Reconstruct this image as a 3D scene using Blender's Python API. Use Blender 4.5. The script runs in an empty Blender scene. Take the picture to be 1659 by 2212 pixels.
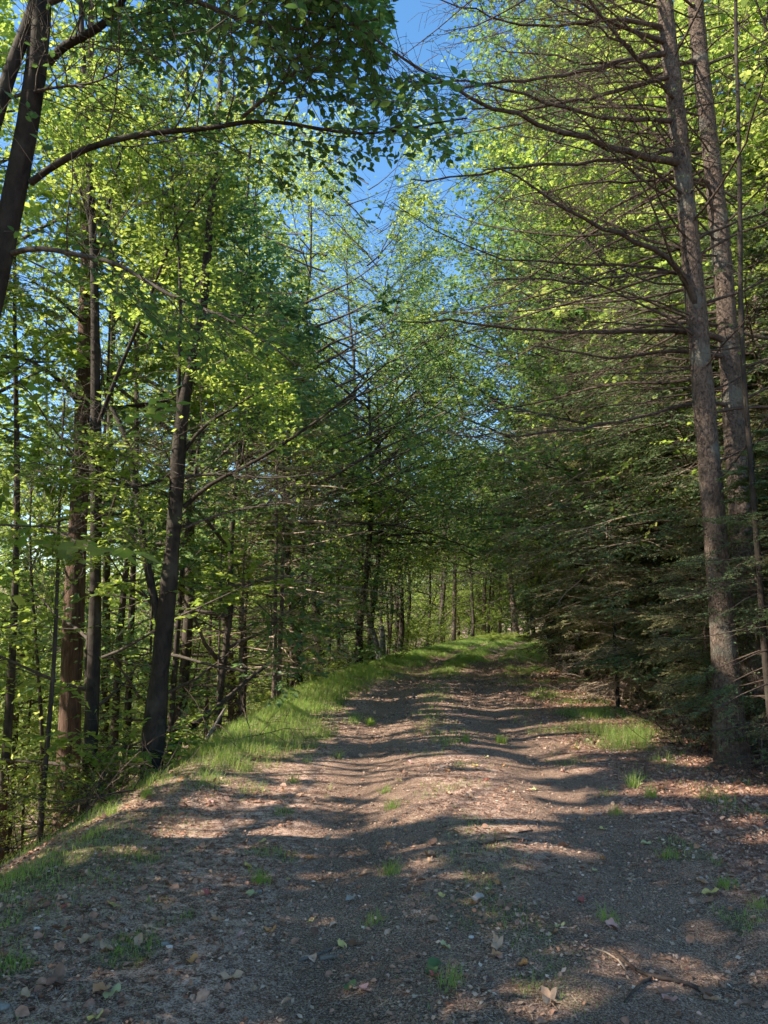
import bpy, math, time
import numpy as np
T0 = time.time()
rng = np.random.default_rng(11)
rad = math.radians
# ------------------------------------------------------------------ camera frame and layout maths
F = 1560.0; PITCH = rad(8.2); CAMZ = 1.6
cP, sP = math.cos(PITCH), math.sin(PITCH)
CAM = np.array([0, 0, CAMZ]); FW = np.array([0, cP, sP]); UP = np.array([0, -sP, cP])

def ray(u, v):
    dx = (u - 829.5) / F; dz = (1106 - v) / F
    return np.array([dx, cP - dz * sP, sP + dz * cP])
def at(u, v, Y):
    d = ray(u, v); return CAM + d * (Y / d[1])
def proj(p):
    r = p - CAM; fw = np.maximum(r @ FW, 1e-3)
    return 829.5 + F * r[..., 0] / fw, 1106 - F * (r @ UP) / fw

# sun: low, from the left and a little behind
SEL, SAZ = rad(36), np.array([-0.975, -0.222])
SUN = np.array([SAZ[0] * math.cos(SEL), SAZ[1] * math.cos(SEL), math.sin(SEL)])

# ------------------------------------------------------------------ noise
def _h(ix, iy, s):
    n = (ix.astype(np.int64) * 374761393 + iy.astype(np.int64) * 668265263 + s * 974634777) & 0xffffffff
    n = ((n ^ (n >> 13)) * 1274126177) & 0xffffffff
    return ((n ^ (n >> 16)) & 0xffff) / 65535.0
def vn(x, y, s=0):
    x = np.asarray(x, float); y = np.asarray(y, float)
    ix = np.floor(x); iy = np.floor(y); fx = x - ix; fy = y - iy
    fx = fx * fx * (3 - 2 * fx); fy = fy * fy * (3 - 2 * fy)
    a = _h(ix, iy, s); b = _h(ix + 1, iy, s); c = _h(ix, iy + 1, s); d = _h(ix + 1, iy + 1, s)
    return (a * (1 - fx) + b * fx) * (1 - fy) + (c * (1 - fx) + d * fx) * fy
def fbm(x, y, s=0, o=3):
    r = 0; a = 0.5; t = 0
    for i in range(o):
        r = r + a * vn(x * 2 ** i, y * 2 ** i, s + i); t += a; a *= 0.5
    return r / t
def sst(a, b, x):
    t = np.clip((x - a) / (b - a), 0, 1); return t * t * (3 - 2 * t)

# ------------------------------------------------------------------ terrain
_ky = np.array([-60, 0, 10, 15, 22, 31, 45, 60, 80, 110, 400.]); _kx = np.array([-2, .55, .75, 1.0, 2.0, 3.8, 7.6, 14, 27, 50, 300.])
_fy = np.linspace(-60, 400, 1841); _fx = np.convolve(np.pad(np.interp(_fy, _ky, _kx), 12, mode='edge'), np.ones(25) / 25, 'valid')
def cx(y): return np.interp(y, _fy, _fx)
def H(x, y):
    x = np.asarray(x, float); y = np.asarray(y, float)
    d = x - cx(y)
    z = 0.035 * np.exp(-(d / .5) ** 2) - 0.055 * (np.exp(-((d - .95) / .34) ** 2) + np.exp(-((d + .95) / .34) ** 2))
    z = z + 0.03 * (fbm(x * .9, y * .9, 3) - .5) + 0.015 * (fbm(x * 5, y * 5, 9) - .5)
    e = (fbm(y * .5, x * .1, 21) - .5) * 1.0
    ql = np.maximum(0, -2.75 + e - d)
    z = z - 7.0 * (1 - np.exp(-(ql ** 1.35) * .42 / 7.0))
    z = z + 0.10 * np.exp(-((d + 2.5) / .35) ** 2) * (fbm(x * 2, y * 2, 31))
    qr = np.maximum(0, d - 3.0 - e * .5)
    z = z - 0.45 * sst(0, 1.6, qr) + 0.06 * np.maximum(0, d - 8)
    rough = sst(2.4, 5, np.abs(d))
    z = z + 9 * sst(38, 130, np.abs(d)) + 9 * sst(78, 170, y)
    z = z + rough * (0.35 * (fbm(x * .35, y * .35, 41) - .5) + .08 * (fbm(x * 2, y * 2, 47) - .5))
    return z
def gnd(u, v):
    d = ray(u, v); t = -CAMZ / min(d[2], -1e-3); p = CAM + d * t
    for _ in range(12):
        z = float(H(p[0], p[1])); t = (z - CAMZ) / min(d[2], -1e-3); p = CAM + d * t
    return p

# ------------------------------------------------------------------ where the crowns let the sun through (shafts)
_lit = [  # ellipses in photo pixels: u, v, ru, rv
 (870, 1662, 470, 16), (1010, 1706, 300, 22), (600, 1742, 330, 13), (540, 1802, 240, 20), (1130, 1800, 110, 46), (800, 1842, 210, 11),
 (950, 1765, 200, 12), (760, 1890, 110, 8),
 (1500, 1712, 200, 16), (1370, 1755, 120, 10), (1620, 1760, 60, 10), (1250, 1835, 70, 12), (1490, 2078, 170, 36), (1240, 2160, 130, 34), (1600, 2010, 80, 14),
 (230, 1740, 150, 16), (430, 1650, 140, 14), (560, 1630, 110, 8), (1130, 1615, 150, 8), (980, 1592, 200, 5), (860, 1568, 160, 6), (1150, 1575, 110, 6),
 (570, 1532, 190, 34), (730, 1480, 110, 20), (1270, 1595, 150, 30), (350, 1690, 230, 18), (700, 1700, 330, 14), (1000, 1745, 330, 18), (560, 1775, 260, 12), (1000, 1640, 330, 7), (850, 1425, 120, 12), (1150, 1455, 60, 16), (1240, 1480, 130, 30), (1010, 1545, 140, 5), (1050, 1528, 160, 4), (900, 1508, 150, 4), (1120, 1498, 110, 4), (1250, 1525, 90, 9),
 (1020, 1483, 150, 3), (830, 1470, 120, 4), (1190, 1470, 70, 9), (950, 1452, 120, 4), (1110, 1440, 90, 6), (860, 1432, 90, 5), (1000, 1418, 110, 5), (1090, 1400, 110, 6), (960, 1400, 80, 4),
 (720, 1500, 80, 10), (1330, 1560, 60, 12), (1480, 1640, 60, 12)]
def open_light(p):
    """True where a leaf at p would shade a spot that the sun reaches."""
    k = p[:, 2] / SUN[2]
    gx = p[:, 0] - SUN[0] * k; gy = p[:, 1] - SUN[1] * k
    m = fbm(gx / 2.6, gy / 1.25, 77, 3) > np.where(gx - cx(gy) < -4.5, .49, .43)
    g = np.stack([gx, gy, np.zeros_like(gx)], 1)
    u, v = proj(g)
    fwd = (g - CAM) @ FW
    d = gx - cx(gy)
    inz = (fwd > 2.4) & (v > 1385) & (v < 2300) & (u > -250) & (u < 1800) & (gy < 45) & (d < 5.0) & (d > -3.6)
    wu = u + 90 * (fbm(gx * 1.3, gy * 2.3, 5) - .5); wv = v + (v - 1331) * .12 * (fbm(gx * 1.1, gy * 2.2, 6) - .5)
    best = np.full(len(p), 9.0)
    for (a, b, ru, rv) in _lit:
        best = np.minimum(best, ((wu - a) / (ru * 1.0)) ** 2 + ((wv - b) / (rv * 1.15)) ** 2)
    lit = best + .9 * (fbm(gx * 3.5, gy * 5, 8) - .5) < 1.0
    fg = (gy < 2.6) & (gy > -3) & (np.abs(gx) < 4)
    m = np.where(inz, lit, m); m = np.where(fg & ~inz, False, m)
    far_occ = (gy > 9.5) & (p[:, 0] - cx(p[:, 1]) < -4.4)
    m |= (gy > 36) & (fbm(gx / 3.0, gy / 2.0, 98, 3) > .33)
    m |= far_occ & (fbm(gx / 2.2, gy / 1.4, 97, 3) > .44)
    return m

def cullp(p):
    k = p[:, 2] / SUN[2]; gx = p[:, 0] - SUN[0] * k; gy = p[:, 1] - SUN[1] * k; d = gx - cx(gy)
    return np.where((gy < 16) & (gy > 2.2) & (d > -3.6) & (d < 5), .99, np.where(gy > 36, .8, np.where((gy < 30) & (d > -3.6) & (d < 5), .7, .58)))
# ------------------------------------------------------------------ mesh builders
class Geo:
    def __init__(s): s.v = []; s.q = []; s.n = 0; s.m = []
    def add(s, v, f, mat=0):
        v = np.asarray(v, float).reshape(-1, 3); f = np.asarray(f, np.int64)
        s.v.append(v); s.q.append(f + s.n); s.m.append(np.full(len(f), mat)); s.n += len(v)
    def tubes(s, P, R, sides=5, mat=0, cap=True):
        """P [N,K,3] paths, R [N,K] radii."""
        P = np.asarray(P, float); R = np.asarray(R, float)
        if P.ndim == 2: P = P[None]; R = R[None]
        N, K, _ = P.shape
        if N == 0: return
        T = np.gradient(P, axis=1); T /= np.linalg.norm(T, axis=2, keepdims=True) + 1e-9
        ref = np.where(np.abs(T[:, :1, 2:3]) > .8, np.array([1., 0, 0]), np.array([0, 0, 1.]))
        ref = np.broadcast_to(ref, T.shape)
        A = np.cross(T, ref); A /= np.linalg.norm(A, axis=2, keepdims=True) + 1e-9
        B = np.cross(T, A)
        an = np.arange(sides) * 2 * math.pi / sides
        ring = P[:, :, None] + R[:, :, None, None] * (A[:, :, None] * np.cos(an)[None, None, :, None] + B[:, :, None] * np.sin(an)[None, None, :, None])
        V = ring.reshape(-1, 3)
        i = np.arange(N)[:, None, None] * K * sides; k = np.arange(K - 1)[None, :, None] * sides; j = np.arange(sides)[None, None]
        j2 = (j + 1) % sides
        f = np.stack([i + k + j, i + k + j2, i + k + sides + j2, i + k + sides + j], -1).reshape(-1, 4)
        s.add(V, f, mat)
    def leaves(s, pos, d, n, size, tmpl, mat=0):
        if len(pos) == 0: return
        tv, tf = tmpl
        d = d / (np.linalg.norm(d, axis=1, keepdims=True) + 1e-9)
        sd = np.cross(n, d); sd /= np.linalg.norm(sd, axis=1, keepdims=True) + 1e-9
        nn = np.cross(d, sd)
        V = pos[:, None] + size[:, None, None] * (d[:, None] * tv[None, :, 0:1] + sd[:, None] * tv[None, :, 1:2] + nn[:, None] * tv[None, :, 2:3])
        f = (np.arange(len(pos)) * len(tv))[:, None, None] + tf[None]
        s.add(V.reshape(-1, 3), f.reshape(-1, tf.shape[1]), mat)
    def mesh(s, name, mats, smooth=False):
        me = bpy.data.meshes.new(name)
        if not s.v:
            s.add([[0, 0, -9], [.001, 0, -9], [0, .001, -9], [0, .001, -9.001]], [[0, 1, 2, 3]])
        V = np.concatenate(s.v).astype(np.float32)
        fs = [q for q in s.q]
        tot = np.concatenate([np.full(len(q), q.shape[1]) for q in fs])
        loops = np.concatenate([q.ravel() for q in fs])
        me.vertices.add(len(V)); me.vertices.foreach_set('co', V.ravel())
        me.loops.add(len(loops)); me.loops.foreach_set('vertex_index', loops.astype(np.int32))
        me.polygons.add(len(tot))
        st = np.concatenate([[0], np.cumsum(tot)[:-1]]).astype(np.int32)
        me.polygons.foreach_set('loop_start', st)
        me.polygons.foreach_set('material_index', np.concatenate(s.m).astype(np.int32))
        if smooth: me.polygons.foreach_set('use_smooth', np.ones(len(tot), bool))
        for m in mats: me.materials.append(m)
        me.update(calc_edges=True)
        return me

COL = bpy.context.scene.collection
def obj(name, data, parent=None, **props):
    o = bpy.data.objects.new(name, data); COL.objects.link(o)
    if parent is not None:
        o.parent = parent
        if data is not None: o.location = -parent.location if not parent.parent else (0, 0, 0)
    for k, v in props.items():
        if v: o[k] = v
    return o
def thing(name, loc, label, category, group=None):
    o = bpy.data.objects.new(name, None); COL.objects.link(o); o.location = [float(c) for c in loc]; o.empty_display_size = .3
    o['label'] = label; o['category'] = category
    if group: o['group'] = group
    return o
def part(name, geo, mats, root, smooth=False, parent=None):
    """geometry is given in world coordinates; root is an unrotated Empty."""
    me = geo.mesh(name, mats, smooth)
    L = root.location
    me.transform(__import__('mathutils').Matrix.Translation((-L.x, -L.y, -L.z)))
    o = bpy.data.objects.new(name, me); COL.objects.link(o); o.parent = parent or root
    return o

# ------------------------------------------------------------------ materials
def newmat(name):
    m = bpy.data.materials.new(name); m.use_nodes = True; nt = m.node_tree; nt.nodes.clear()
    return m, nt
def N(nt, t, **kw):
    n = nt.nodes.new(t)
    for k, v in kw.items():
        if k in ('inputs',):
            for a, b in v.items(): n.inputs[a].default_value = b
        else: setattr(n, k, v)
    return n
def ramp(nt, stops, interp='LINEAR'):
    r = nt.nodes.new('ShaderNodeValToRGB'); e = r.color_ramp.elements; r.color_ramp.interpolation = interp
    while len(e) > 1: e.remove(e[-1])
    e[0].position, e[0].color = stops[0][0], (*stops[0][1], 1)
    for p, c in stops[1:]:
        x = e.new(p); x.color = (*c, 1)
    return r
def leaf_mat(name, cols, tcols, trans=.5, rough=.55, spec=.25, rare=None):
    m, nt = newmat(name); L = nt.links.new
    g = N(nt, 'ShaderNodeNewGeometry')
    r1 = ramp(nt, [(i / (len(cols) - 1), c) for i, c in enumerate(cols)]); r2 = ramp(nt, [(i / (len(tcols) - 1), c) for i, c in enumerate(tcols)])
    L(g.outputs['Random Per Island'], r1.inputs[0]); L(g.outputs['Random Per Island'], r2.inputs[0])
    tc = N(nt, 'ShaderNodeTexCoord'); ns = N(nt, 'ShaderNodeTexNoise', inputs={'Scale': .55, 'Detail': 2.0}); L(tc.outputs['Object'], ns.inputs['Vector'])
    hs1 = N(nt, 'ShaderNodeHueSaturation', inputs={'Saturation': .97}); hs2 = N(nt, 'ShaderNodeHueSaturation', inputs={'Saturation': .94})
    mr = N(nt, 'ShaderNodeMapRange', inputs={'From Min': .3, 'From Max': .7, 'To Min': .7, 'To Max': 1.35}); L(ns.outputs['Fac'], mr.inputs[0])
    for hs, r in ((hs1, r1), (hs2, r2)):
        L(r.outputs[0], hs.inputs['Color']); L(mr.outputs[0], hs.inputs['Value'])
    p = N(nt, 'ShaderNodeBsdfPrincipled', inputs={'Roughness': rough, 'Specular IOR Level': spec}); L(hs1.outputs[0], p.inputs['Base Color'])
    t = N(nt, 'ShaderNodeBsdfTranslucent'); L(hs2.outputs[0], t.inputs['Color'])
    mx = N(nt, 'ShaderNodeMixShader', inputs={0: trans}); L(p.outputs[0], mx.inputs[1]); L(t.outputs[0], mx.inputs[2])
    o = N(nt, 'ShaderNodeOutputMaterial'); L(mx.outputs[0], o.inputs['Surface'])
    return m
def bark_mat(name, dark, light, scale=14, stretch=.18, patch=None, bump=.5, bd=.02):
    m, nt = newmat(name); L = nt.links.new
    tc = N(nt, 'ShaderNodeTexCoord'); mp = N(nt, 'ShaderNodeMapping'); mp.inputs['Scale'].default_value = (1, 1, stretch)
    L(tc.outputs['Object'], mp.inputs[0])
    n1 = N(nt, 'ShaderNodeTexNoise', inputs={'Scale': float(scale), 'Detail': 6.0, 'Roughness': .65, 'Distortion': .6}); L(mp.outputs[0], n1.inputs['Vector'])
    r = ramp(nt, [(.3, dark), (.72, light)]); L(n1.outputs['Fac'], r.inputs[0]); c = r.outputs[0]
    if patch:
        n2 = N(nt, 'ShaderNodeTexNoise', inputs={'Scale': 3.2, 'Detail': 5.0}); L(tc.outputs['Object'], n2.inputs['Vector'])
        r2 = ramp(nt, [(.54, (0, 0, 0)), (.64, (.75, .75, .75))]); L(n2.outputs['Fac'], r2.inputs[0])
        mx = N(nt, 'ShaderNodeMix', data_type='RGBA'); L(r2.outputs[0], mx.inputs['Factor']); L(c, mx.inputs['A']); mx.inputs['B'].default_value = (*patch, 1)
        c = mx.outputs['Result']
    p = N(nt, 'ShaderNodeBsdfPrincipled', inputs={'Roughness': .9, 'Specular IOR Level': .15}); L(c, p.inputs['Base Color'])
    b = N(nt, 'ShaderNodeBump', inputs={'Strength': bump, 'Distance': bd}); L(n1.outputs['Fac'], b.inputs['Height']); L(b.outputs[0], p.inputs['Normal'])
    o = N(nt, 'ShaderNodeOutputMaterial'); L(p.outputs[0], o.inputs['Surface'])
    return m
def flat_mat(name, cols, rough=.8, trans=0):
    m, nt = newmat(name); L = nt.links.new
    g = N(nt, 'ShaderNodeNewGeometry'); r = ramp(nt, [(i / max(1, len(cols) - 1), c) for i, c in enumerate(cols)])
    L(g.outputs['Random Per Island'], r.inputs[0])
    tc = N(nt, 'ShaderNodeTexCoord'); ns = N(nt, 'ShaderNodeTexNoise', inputs={'Scale': 45.0, 'Detail': 3.0}); L(tc.outputs['Object'], ns.inputs['Vector'])
    mr = N(nt, 'ShaderNodeMapRange', inputs={'From Min': .3, 'From Max': .7, 'To Min': .65, 'To Max': 1.25}); L(ns.outputs['Fac'], mr.inputs[0])
    hs = N(nt, 'ShaderNodeHueSaturation'); L(r.outputs[0], hs.inputs['Color']); L(mr.outputs[0], hs.inputs['Value'])
    p = N(nt, 'ShaderNodeBsdfPrincipled', inputs={'Roughness': rough, 'Specular IOR Level': .2}); L(hs.outputs[0], p.inputs['Base Color'])
    o = N(nt, 'ShaderNodeOutputMaterial'); sh = p.outputs[0]
    if trans:
        t = N(nt, 'ShaderNodeBsdfTranslucent'); L(hs.outputs[0], t.inputs['Color'])
        mx = N(nt, 'ShaderNodeMixShader', inputs={0: trans}); L(p.outputs[0], mx.inputs[1]); L(t.outputs[0], mx.inputs[2]); sh = mx.outputs[0]
    L(sh, o.inputs['Surface'])
    return m

G = lambda *c: tuple(c)
M = {}
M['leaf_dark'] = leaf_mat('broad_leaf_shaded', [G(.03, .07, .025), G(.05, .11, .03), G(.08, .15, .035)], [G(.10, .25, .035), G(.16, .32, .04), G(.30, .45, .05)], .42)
M['leaf_green'] = leaf_mat('beech_leaf', [G(.05, .10, .02), G(.09, .15, .024), G(.15, .2, .03)], [G(.26, .42, .03), G(.38, .54, .04), G(.56, .66, .07)], .5)
M['leaf_yellow'] = leaf_mat('sunlit_yellow_leaf', [G(.09, .16, .03), G(.14, .21, .035), G(.2, .24, .04)], [G(.30, .48, .05), G(.45, .60, .08), G(.64, .67, .12)], .52)  # bright yellow green: sunlight on the crowns is put into the leaf colour
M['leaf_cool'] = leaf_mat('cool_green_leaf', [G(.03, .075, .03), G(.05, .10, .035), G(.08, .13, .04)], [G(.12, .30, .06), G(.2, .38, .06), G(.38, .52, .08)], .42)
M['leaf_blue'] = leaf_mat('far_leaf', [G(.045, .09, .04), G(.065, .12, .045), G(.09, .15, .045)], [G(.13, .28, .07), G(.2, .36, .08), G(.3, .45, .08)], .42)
M['needle'] = leaf_mat('hemlock_needle', [G(.04, .085, .036), G(.075, .125, .045), G(.15, .18, .07)], [G(.09, .18, .05), G(.16, .26, .06), G(.24, .3, .08)], .3, .6, .3)
M['needle_sunlit'] = leaf_mat('thin_hemlock_needle', [G(.08, .095, .04), G(.14, .14, .055), G(.24, .2, .09)], [G(.12, .17, .05), G(.18, .2, .06), G(.22, .22, .08)], .25, .7, .2)  # lighter golden needles, sunlight on the hemlocks is put into the colour
M['fern'] = leaf_mat('fern_frond', [G(.10, .18, .03), G(.16, .24, .04), G(.2, .26, .05)], [G(.36, .52, .05), G(.5, .6, .08), G(.6, .62, .1)], .5)
M['grass'] = leaf_mat('grass_blade', [G(.07, .16, .02), G(.11, .22, .028), G(.16, .26, .04), G(.34, .31, .14)], [G(.32, .58, .04), G(.42, .70, .05), G(.5, .64, .08), G(.45, .40, .16)], .45)
M['bark_smooth'] = bark_mat('smooth_grey_bark', G(.009, .007, .006), G(.042, .032, .024), 11, .45, G(.05, .045, .032), .8, .02)
M['bark_rough'] = bark_mat('reddish_furrowed_bark', G(.022, .012, .009), G(.15, .088, .058), 26, .12, None, 1.0, .03)
M['bark_conifer'] = bark_mat('scaly_conifer_bark', G(.014, .009, .007), G(.20, .145, .11), 34, .55, G(.15, .145, .115), 1.0, .06)
M['bark_far'] = bark_mat('woodland_bark', G(.014, .011, .009), G(.075, .058, .044), 14, .3)
M['twig'] = bark_mat('thin_dark_twig', G(.035, .028, .024), G(.11, .09, .07), 20, .6)
M['twig_dead'] = bark_mat('dead_conifer_twig', G(.02, .014, .011), G(.095, .068, .052), 20, .6)
M['twig_pale'] = bark_mat('pale_sunlit_twig', G(.22, .15, .10), G(.5, .38, .28), 20, .6)  # pale twigs; on hemlocks and brush the sunlight is put into this colour
M['birch'] = bark_mat('white_birch_bark', G(.05, .045, .04), G(.42, .40, .36), 6, 1.6)
M['log'] = bark_mat('weathered_log', G(.05, .042, .035), G(.24, .20, .165), 15, .5)

# ------------------------------------------------------------------ templates
LEAF6 = (np.array([[0, 0, 0], [.28, .27, .05], [.68, .24, .04], [1, 0, -.06], [.68, -.24, .04], [.28, -.27, .05]]), np.array([[0, 3, 2, 1], [0, 5, 4, 3]]))
LEAF4 = (np.array([[0, 0, 0], [.45, .3, .03], [1, 0, -.03], [.45, -.3, .03]]), np.array([[0, 3, 2, 1]]))
NEED = (np.array([[0, 0, 0], [.5, .2, 0], [1, 0, -.02], [.5, -.2, 0]]), np.array([[0, 3, 2, 1]]))

def unit(v): return v / (np.linalg.norm(v, axis=-1, keepdims=True) + 1e-9)
def grow(start, d, length, K, wig, grav, r=rng):
    P = [start]; p = start.copy(); d = unit(d); st = (length / (K - 1))[:, None]
    for k in range(K - 1):
        d = unit(d + r.normal(0, wig, d.shape) + np.array([0, 0, grav])); p = p + d * st; P.append(p)
    return np.stack(P, 1)
def samp(P, i, t):
    K = P.shape[1]; x = np.clip(t, 0, .9999) * (K - 1); k = x.astype(int); f = (x - k)[:, None]
    a = P[i, k]; b = P[i, k + 1]; return a + (b - a) * f, unit(b - a)
def branch(P, n, t0, t1, ang, r=rng, flat=0.0, jit=.25):
    """n child starts per path: returns start, dir, parent index, t."""
    Np = len(P); i = np.repeat(np.arange(Np), n); t = np.tile((np.arange(n) + .5) / n, Np); t = t0 + (t1 - t0) * np.clip(t + r.uniform(-.4, .4, len(t)) / n, 0, 1)
    s, T = samp(P, i, t)
    side = np.tile(np.arange(n) % 2 * 2 - 1, Np)
    hz = unit(np.cross(T, np.array([0, 0, 1.]))) * side[:, None]
    az = r.uniform(0, 2 * math.pi, len(t)); A = unit(np.cross(T, np.array([.13, .3, 1.]))); B = np.cross(T, A)
    rnd = A * np.cos(az)[:, None] + B * np.sin(az)[:, None]
    o = unit(hz * flat + rnd * (1 - flat) + r.normal(0, jit * .4, hz.shape))
    a = np.abs(ang + r.normal(0, jit * .5, len(t)))[:, None]
    return s, unit(T * np.cos(a) + o * np.sin(a)), i, t

def foliate(P, n, size, r, tilt=.45, droop=-.15, t0=.1, svar=.3, clump=None):
    s, d, i, t = branch(P, n, t0, 1.0, .9, r, flat=.85, jit=.5)
    d = unit(d + np.array([0, 0, droop]))
    nr = unit(np.array([0, 0, 1.]) + r.normal(0, tilt, s.shape))
    sz = size * (1 + r.uniform(-svar, svar, len(s)))
    return s, d, nr, sz

def broad_proto(seed, h, tr, cs, cr, nb, leaf, dens=1.0, lean=.04, up=.75, fork=False, layered=.6, taper=.62):
    """an upright woodland tree at the origin."""
    r = np.random.default_rng(seed); K = 11
    tz = np.linspace(-.6, h, K); off = np.cumsum(r.normal(0, lean * h / K * 1.6, (K, 2)), 0); off -= off[0]
    TP = np.column_stack([off, tz])[None]; TR = tr * (1 - .88 * np.linspace(0, 1, K)) ** .9; TR[0] *= 1.35
    trunks = [(TP, TR[None])]
    s, d, i, t = branch(TP, nb, cs, .98, 1.0, r, 0, .25)
    az = np.arange(len(s)) * 2.4 + r.uniform(0, .8, len(s))
    tt = (t - cs) / (1 - cs); el = .15 + up * tt + r.normal(0, .15, len(s))
    d = np.column_stack([np.cos(az) * np.cos(el), np.sin(az) * np.cos(el), np.sin(el)])
    ln = cr * (1.0 - taper * tt ** 1.5) * r.uniform(.7, 1.2, len(s))
    B1 = grow(s, d, ln, 7, .10, .03, r); R0 = tr * (1 - .85 * t) * .42 + .006
    R1 = R0[:, None] * (1 - .85 * np.linspace(0, 1, 7))[None]
    s, d, i, t = branch(B1, 9, .12, 1, .8, r, layered, .3); l2 = (ln[i] * .45 * (1.15 - .6 * t)) * r.uniform(.7, 1.3, len(s))
    B2 = grow(s, d, l2, 5, .13, .02, r); R2 = (R0[i] * .3 + .003)[:, None] * (1 - .8 * np.linspace(0, 1, 5))[None]
    s, d, i3, t = branch(B2, 6, .1, 1, .75, r, layered, .35); l3 = l2[i3] * .55 * r.uniform(.6, 1.3, len(s)) + .15
    B3 = grow(s, d, l3, 4, .14, -.02, r); R3 = np.full((len(s), 4), .0035) * (1 - .6 * np.linspace(0, 1, 4))
    nl = max(2, int(23 * dens))
    lv = foliate(B3, nl, leaf, r, tilt=.5)
    return dict(h=h, trunk=trunks, limbs=[(B1, R1, 5), (B2, R2, 3)], twigs=[(B3, R3, 3)], leaves=lv, tr=tr)

def hemlock_proto(seed, h, tr, z0, prof, nb, dens=1.0, needles=1.0, droop=-.05, leafz=0.0, el0=.25, nsz=.068):
    r = np.random.default_rng(seed); K = 12
    off = np.cumsum(r.normal(0, .012 * h / K * 1.6, (K, 2)), 0); off -= off[0]
    TP = np.column_stack([off, np.linspace(-.5, h, K)])[None]; TR = tr * (1 - .93 * np.linspace(0, 1, K)); TR[0] *= 1.3
    zz = z0 + (h - .15 - z0) * (np.arange(nb) + r.uniform(0, 1, nb)) / nb
    tt = (zz + .5) / (h + .5); s, _ = samp(TP, np.zeros(nb, int), tt)
    az = np.arange(nb) * 2.4 + r.uniform(0, .9, nb); el = el0 * (zz / h - .3) + r.normal(0, .12, nb)
    d = np.column_stack([np.cos(az) * np.cos(el), np.sin(az) * np.cos(el), np.sin(el)])
    ln = np.interp(zz, prof[0], prof[1]) * r.uniform(.6, 1.15, nb)
    B1 = grow(s, d, ln, 7, .06, droop, r); R0 = .006 + .007 * ln
    R1 = R0[:, None] * (1 - .85 * np.linspace(0, 1, 7))[None]
    n2 = int(15 * dens)
    s, d, i, t = branch(B1, n2, .12, 1, .9, r, .93, .2); l2 = (ln[i] * .30 * (1.2 - .75 * t) + .06) * r.uniform(.6, 1.25, len(s))
    B2 = grow(s, d, l2, 4, .1, -.05, r); R2 = np.full((len(s), 4), .0042) * (1 - .6 * np.linspace(0, 1, 4))
    s, d, i3, t = branch(B2, 6, .15, 1, .8, r, .93, .25); l3 = l2[i3] * .42 * (1.2 - .6 * t) * r.uniform(.6, 1.3, len(s)) + .03
    B3 = grow(s, d, l3, 3, .1, -.06, r); R3 = np.full((len(s), 3), .0024)
    nn = max(1, int(round(9 * needles)))
    keep = (s[:, 2] > leafz + r.normal(0, .5, len(s))) & (r.uniform(0, 1, len(s)) < min(1, needles * 1.4))
    lv = foliate(B3[keep], nn, nsz, r, tilt=.85, droop=-.1, t0=0.0)
    return dict(h=h, trunk=[(TP, TR[None])], limbs=[(B1, R1, 4)], twigs=[(B2, R2, 3), (B3[::2], R3[::2] * .8, 3)], leaves=lv, tr=tr)

def corridor_keep(p, wob=.8):
    """crowns do not close over the trail: the cleared air above it, wider higher up."""
    d = p[:, 0] - cx(p[:, 1]) * (1 - sst(5, 9, p[:, 2]) * sst(45, 30, p[:, 1])); w = (1.5 + .05 * np.clip(p[:, 2], 0, 14)) * (1 - .75 * sst(14, 30, p[:, 1]) * sst(2.5, 5, p[:, 2])) + wob * (fbm(p[:, 1] * .5, p[:, 2] * .5, 90) - .5) * 2
    w = w * (1 + .9 * sst(8, 12, p[:, 2]))
    over = sst(9.5, 14, p[:, 1]) * sst(2.6, 4.6, p[:, 2]) * (1 - .75 * sst(9, 13, p[:, 2]))
    return (d < -w - .2) | (d > w - .2 - over * (w + .6))

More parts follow.
